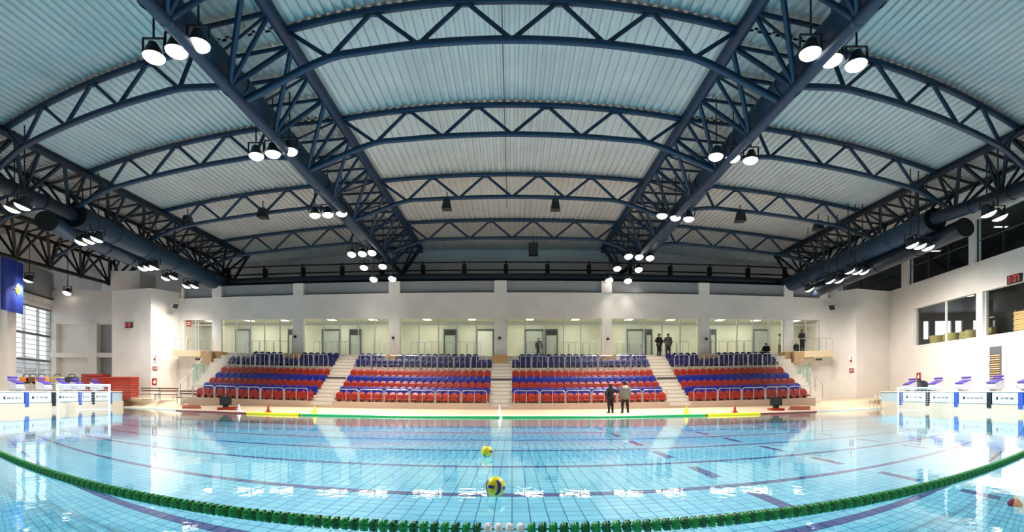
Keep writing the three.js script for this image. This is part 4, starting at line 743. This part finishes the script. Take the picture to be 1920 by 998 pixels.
// ---------------------------------------------------------------- people
function surface(bones, k, size, res, center, ripple = 0) {
  const mc = new MarchingCubes(res, M.skin, false, false, 60000); mc.isolation = 0;
  const h = res / 2, P = V(0, 0, 0), ab = V(0, 0, 0), pa = V(0, 0, 0);
  const pre = bones.map(([a, b, ra, rb]) => ({ a: V(...a), ab: V(...b).sub(V(...a)), ra, rb: rb ?? ra })); pre.forEach((o) => (o.l = Math.max(1e-6, o.ab.lengthSq())));
  for (let z = 0; z < res; z++) for (let y = 0; y < res; y++) for (let x = 0; x < res; x++) {
    P.set((x - h) / h * size + center.x, (y - h) / h * size + center.y, (z - h) / h * size + center.z);
    let s = 0;
    for (const o of pre) { pa.copy(P).sub(o.a); const t = clamp(pa.dot(o.ab) / o.l), d = pa.addScaledVector(o.ab, -t).length() - lerp(o.ra, o.rb, t); if (d < 0.3) s += Math.exp(-d / k); }
    mc.field[z * res * res + y * res + x] = s > 0 ? k * Math.log(s) : -0.3;
  }
  mc.update();
  const pos = mc.positionArray.slice(0, mc.count * 3);
  for (let i = 0; i < pos.length; i += 3) { pos[i] = pos[i] * size + center.x; pos[i + 1] = pos[i + 1] * size + center.y; pos[i + 2] = pos[i + 2] * size + center.z; }
  let g = new THREE.BufferGeometry(); g.setAttribute('position', new THREE.BufferAttribute(new Float32Array(pos), 3)); g = mergeVertices(g, 1e-4); g.computeVertexNormals();
  g.setAttribute('uv', new THREE.BufferAttribute(new Float32Array(g.attributes.position.count * 2), 2));
  return g;
}
// joints of a 1.72 m figure facing +z; pose overrides them
const REST = { head: [0, 1.6, 0.02], neck: [0, 1.45, 0], chest: [0, 1.25, 0], waist: [0, 1.05, 0], hip: [0, 0.93, 0], sL: [0.18, 1.4, 0], sR: [-0.18, 1.4, 0], eL: [0.25, 1.12, -0.03], eR: [-0.25, 1.12, -0.03], wL: [0.25, 0.87, 0.07], wR: [-0.25, 0.87, 0.07], hL: [0.09, 0.9, 0], hR: [-0.09, 0.9, 0], kL: [0.11, 0.49, 0.02], kR: [-0.11, 0.49, 0.02], aL: [0.12, 0.08, -0.02], aR: [-0.12, 0.08, -0.02] };
const mid = (a, b, t) => a.map((v, i) => lerp(v, b[i], t));
function person(label, pos, turn, scale, pose, look) {
  const J = { ...REST, ...pose }, t = thing('person', label, 'person', pos); t.rotation.y = turn; t.scale.setScalar(scale);
  const c = V(0, 0.88, 0.1), foot = (a) => [[a[0], 0.045, a[2] - 0.03], [a[0] * 1.15, 0.035, a[2] + 0.15]];
  const limbs = (o) => [[J.sL, J.eL, 0.052 + o, 0.042 + o], [J.eL, mid(J.eL, J.wL, 0.93), 0.042 + o, 0.03 + o], [J.sR, J.eR, 0.052 + o, 0.042 + o], [J.eR, mid(J.eR, J.wR, 0.93), 0.042 + o, 0.03 + o]];
  const legs = (o) => [[J.hL, J.kL, 0.085 + o, 0.055 + o], [J.kL, J.aL, 0.055 + o, 0.038 + o], [J.hR, J.kR, 0.085 + o, 0.055 + o], [J.kR, J.aR, 0.055 + o, 0.038 + o]];
  const trunk = (o) => [[mid(J.sL, J.chest, 0.35), mid(J.sR, J.chest, 0.35), 0.1 + o], [J.chest, J.waist, 0.13 + o, 0.12 + o], [J.waist, J.hip, 0.12 + o, 0.13 + o], [J.hL, J.hR, 0.1 + o]];
  const hands = [];
  for (const s of ['L', 'R']) {
    const w = V(...J['w' + s]), d = w.clone().sub(V(...J['e' + s])).normalize(), side = V(0, 0, 1).cross(d).normalize(), front = d.clone().cross(side), P = (f, l, u) => w.clone().addScaledVector(d, f).addScaledVector(front, l).addScaledVector(side, u).toArray();
    hands.push([P(-0.01, 0, 0), P(0.06, 0.018, 0), 0.028], [P(0.0, 0, 0), P(0.06, -0.018, 0), 0.026]);
    [[0.03, 0.075], [0.011, 0.085], [-0.009, 0.08], [-0.028, 0.062]].forEach(([l, len]) => hands.push([P(0.07, l, 0), P(0.07 + len * 0.55, l * 1.1, 0.006), 0.0105, 0.0095], [P(0.07 + len * 0.55, l * 1.1, 0.006), P(0.07 + len, l * 1.1, 0.022), 0.0095, 0.008]));
    hands.push([P(0.01, 0.03, 0), P(0.055, 0.055, 0.008), 0.013, 0.011], [P(0.055, 0.055, 0.008), P(0.085, 0.058, 0.014), 0.011, 0.009]);
  }
  const H = V(...J.head), h = (x, y, z) => [H.x + x, H.y + y, H.z + z];
  const headBones = [[h(0, 0.035, -0.015), h(0, 0.03, 0.02), 0.088], [h(0, -0.05, 0.03), h(0, -0.075, 0.055), 0.058, 0.038], [h(0, 0.0, 0.098), h(0, -0.03, 0.112), 0.012, 0.016], [h(0.088, 0.012, 0), h(0.09, -0.025, -0.004), 0.014], [h(-0.088, 0.012, 0), h(-0.09, -0.025, -0.004), 0.014], [h(0.03, 0.03, 0.092), h(-0.03, 0.03, 0.092), 0.012], [h(-0.02, -0.058, 0.09), h(0.02, -0.058, 0.09), 0.01], [J.neck, h(0, -0.06, -0.01), 0.055, 0.052]];
  const head = surface(headBones, 0.012, 0.24, 60, V(H.x, H.y - 0.02, H.z));
  const body = surface([...trunk(-0.02), ...limbs(-0.01), ...legs(-0.012), ...foot(J.aL).length ? [[...foot(J.aL), 0.035], [...foot(J.aR), 0.035]] : []], 0.03, 0.98, 88, c);
  const handGeo = merge(['L', 'R'].map((s, i) => { const w = V(...J['w' + s]); return surface(hands.slice(i * 12, i * 12 + 12), 0.006, 0.17, 56, w); }));
  local(t, 'body', merge([body, head, handGeo]), M.skin);
  for (const sx of [-1, 1]) local(t, 'eye', new THREE.SphereGeometry(0.012, 8, 6).translate(H.x + sx * 0.033, H.y + 0.012, H.z + 0.096), M.clothWhite);
  local(t, 'jacket', surface([...trunk(0.025), ...limbs(0.022), [J.neck, mid(J.neck, J.head, 0.2), 0.07], [mid(J.hL, J.kL, 0.12), mid(J.hR, J.kR, 0.12), 0.11]], 0.035, 0.98, 88, c), look.jacket);
  local(t, 'trousers', surface([...legs(0.022), [J.hL, J.hR, 0.11]], 0.025, 0.98, 88, c), look.trousers);
  for (const a of [J.aL, J.aR]) { const [f, g] = foot(a); local(t, 'shoe', surface([[f, g, 0.05, 0.045]], 0.02, 0.25, 40, V(a[0], 0.1, a[2] + 0.05)), M.shoe); }
  local(t, 'hair', surface([[h(0, 0.055, -0.03), h(0, 0.06, 0.015), 0.095], [h(0, 0.0, -0.055), h(0, 0.04, -0.05), 0.075]], 0.02, 0.22, 44, H), M.hair);
  if (look.hood) local(t, 'hood', surface([[[-0.11, 1.42, -0.07], [0, 1.44, -0.12], 0.06, 0.075], [[0.11, 1.42, -0.07], [0, 1.44, -0.12], 0.06, 0.075], [[-0.12, 1.46, 0], [0.12, 1.46, 0], 0.05]], 0.03, 0.3, 48, V(0, 1.42, -0.05)), look.hood);
  if (look.cap) { local(t, 'cap', surface([[h(0, 0.085, -0.01), h(0, 0.085, 0.01), 0.09], [h(0, 0.07, 0.09), h(0, 0.06, 0.14), 0.03]], 0.02, 0.24, 44, H), look.cap); }
  return t;
}
const black = { jacket: M.clothBlack, trousers: M.clothBlack };
{
  const a = deckAt(1145, 27), b = deckAt(1172, 26.8);
  person('person in black standing at the far pool edge, pointing with an outstretched arm', a, Math.PI + 0.25, 0.9, { eR: [-0.42, 1.27, 0.03], wR: [-0.66, 1.33, 0.1], eL: [0.36, 1.2, -0.12], wL: [0.2, 1.02, 0.05] }, black);
  person('person in a grey hooded jacket and black trousers at the far pool edge', b, Math.PI, 0.97, { kL: [0.13, 0.49, 0.03], aL: [0.15, 0.08, -0.02], kR: [-0.13, 0.49, 0.02], aR: [-0.16, 0.08, -0.02] }, { jacket: M.clothGrey, trousers: M.clothBlack, hood: M.hood, cap: M.clothBlack });
  const g = (px, q) => L(XL(px, q), 4, q);
  person('person in black coat and cap, left one before the fifth wide gallery window', L(XL(1235, 39.4), 3.86, 39.3), 0.5, 1.0, { eL: [0.33, 1.18, -0.02], wL: [0.2, 0.98, 0.1], eR: [-0.33, 1.18, -0.02], wR: [-0.2, 0.98, 0.1] }, { ...black, cap: M.clothBlack });
  person('person in a dark green jacket standing before the fifth wide gallery window', L(XL(1252, 39.4), 3.86, 39.3), -0.5, 1.0, { eR: [-0.33, 1.17, 0.02], wR: [-0.14, 1.0, 0.16] }, { jacket: M.clothGreen, trousers: M.clothDark, cap: M.clothBlack });
  person('person in dark clothes standing in the corridor behind the fourth wide gallery window', g(1010, 42.6), 0.2, 0.95, {}, { jacket: M.clothDark, trousers: M.clothDark });
  person('person in black with a bag standing on the right balcony', L(XL(1504, 39.5), 4.02, 39.5), 0.3, 1.02, { eR: [-0.3, 1.15, 0], wR: [-0.12, 1.08, 0.16] }, black);
  person('person in pale grey standing at the right end of the sixth wide gallery window', g(1462, 41.2), 0.6, 0.95, {}, { jacket: M.clothWhite, trousers: M.clothGrey });
  const s = L(XL(1437, 38.75), 3.08, 38.75);
  person('person in black sitting on the top violet row at the right end', s, -0.6, 0.95, { kL: [0.12, 0.92, 0.42], kR: [-0.12, 0.92, 0.42], aL: [0.13, 0.5, 0.48], aR: [-0.13, 0.5, 0.48], chest: [0, 1.24, 0.1], head: [0, 1.55, 0.24], neck: [0, 1.43, 0.16], sL: [0.18, 1.38, 0.12], sR: [-0.18, 1.38, 0.12], eL: [0.25, 1.12, 0.2], eR: [-0.25, 1.12, 0.2], wL: [0.12, 1.02, 0.4], wR: [-0.12, 1.02, 0.4] }, black);
  const bag = L(XL(1493, 39.4), 4.02, 39.4), t = thing('rucksack', 'black rucksack on the floor of the right balcony', 'bag', bag);
  local(t, 'body', rbox(0.4, 0.6, 0.3, 0.12, 0, 0.3, 0, 3), M.clothBlack); local(t, 'pocket', rbox(0.28, 0.25, 0.1, 0.04, 0, 0.2, 0.17), M.clothDark); local(t, 'handle', sweep([V(-0.08, 0.58, 0), V(0, 0.7, 0), V(0.08, 0.58, 0)], 0.02, 10, 6), M.clothBlack);
}
renderer.render(scene, camera);
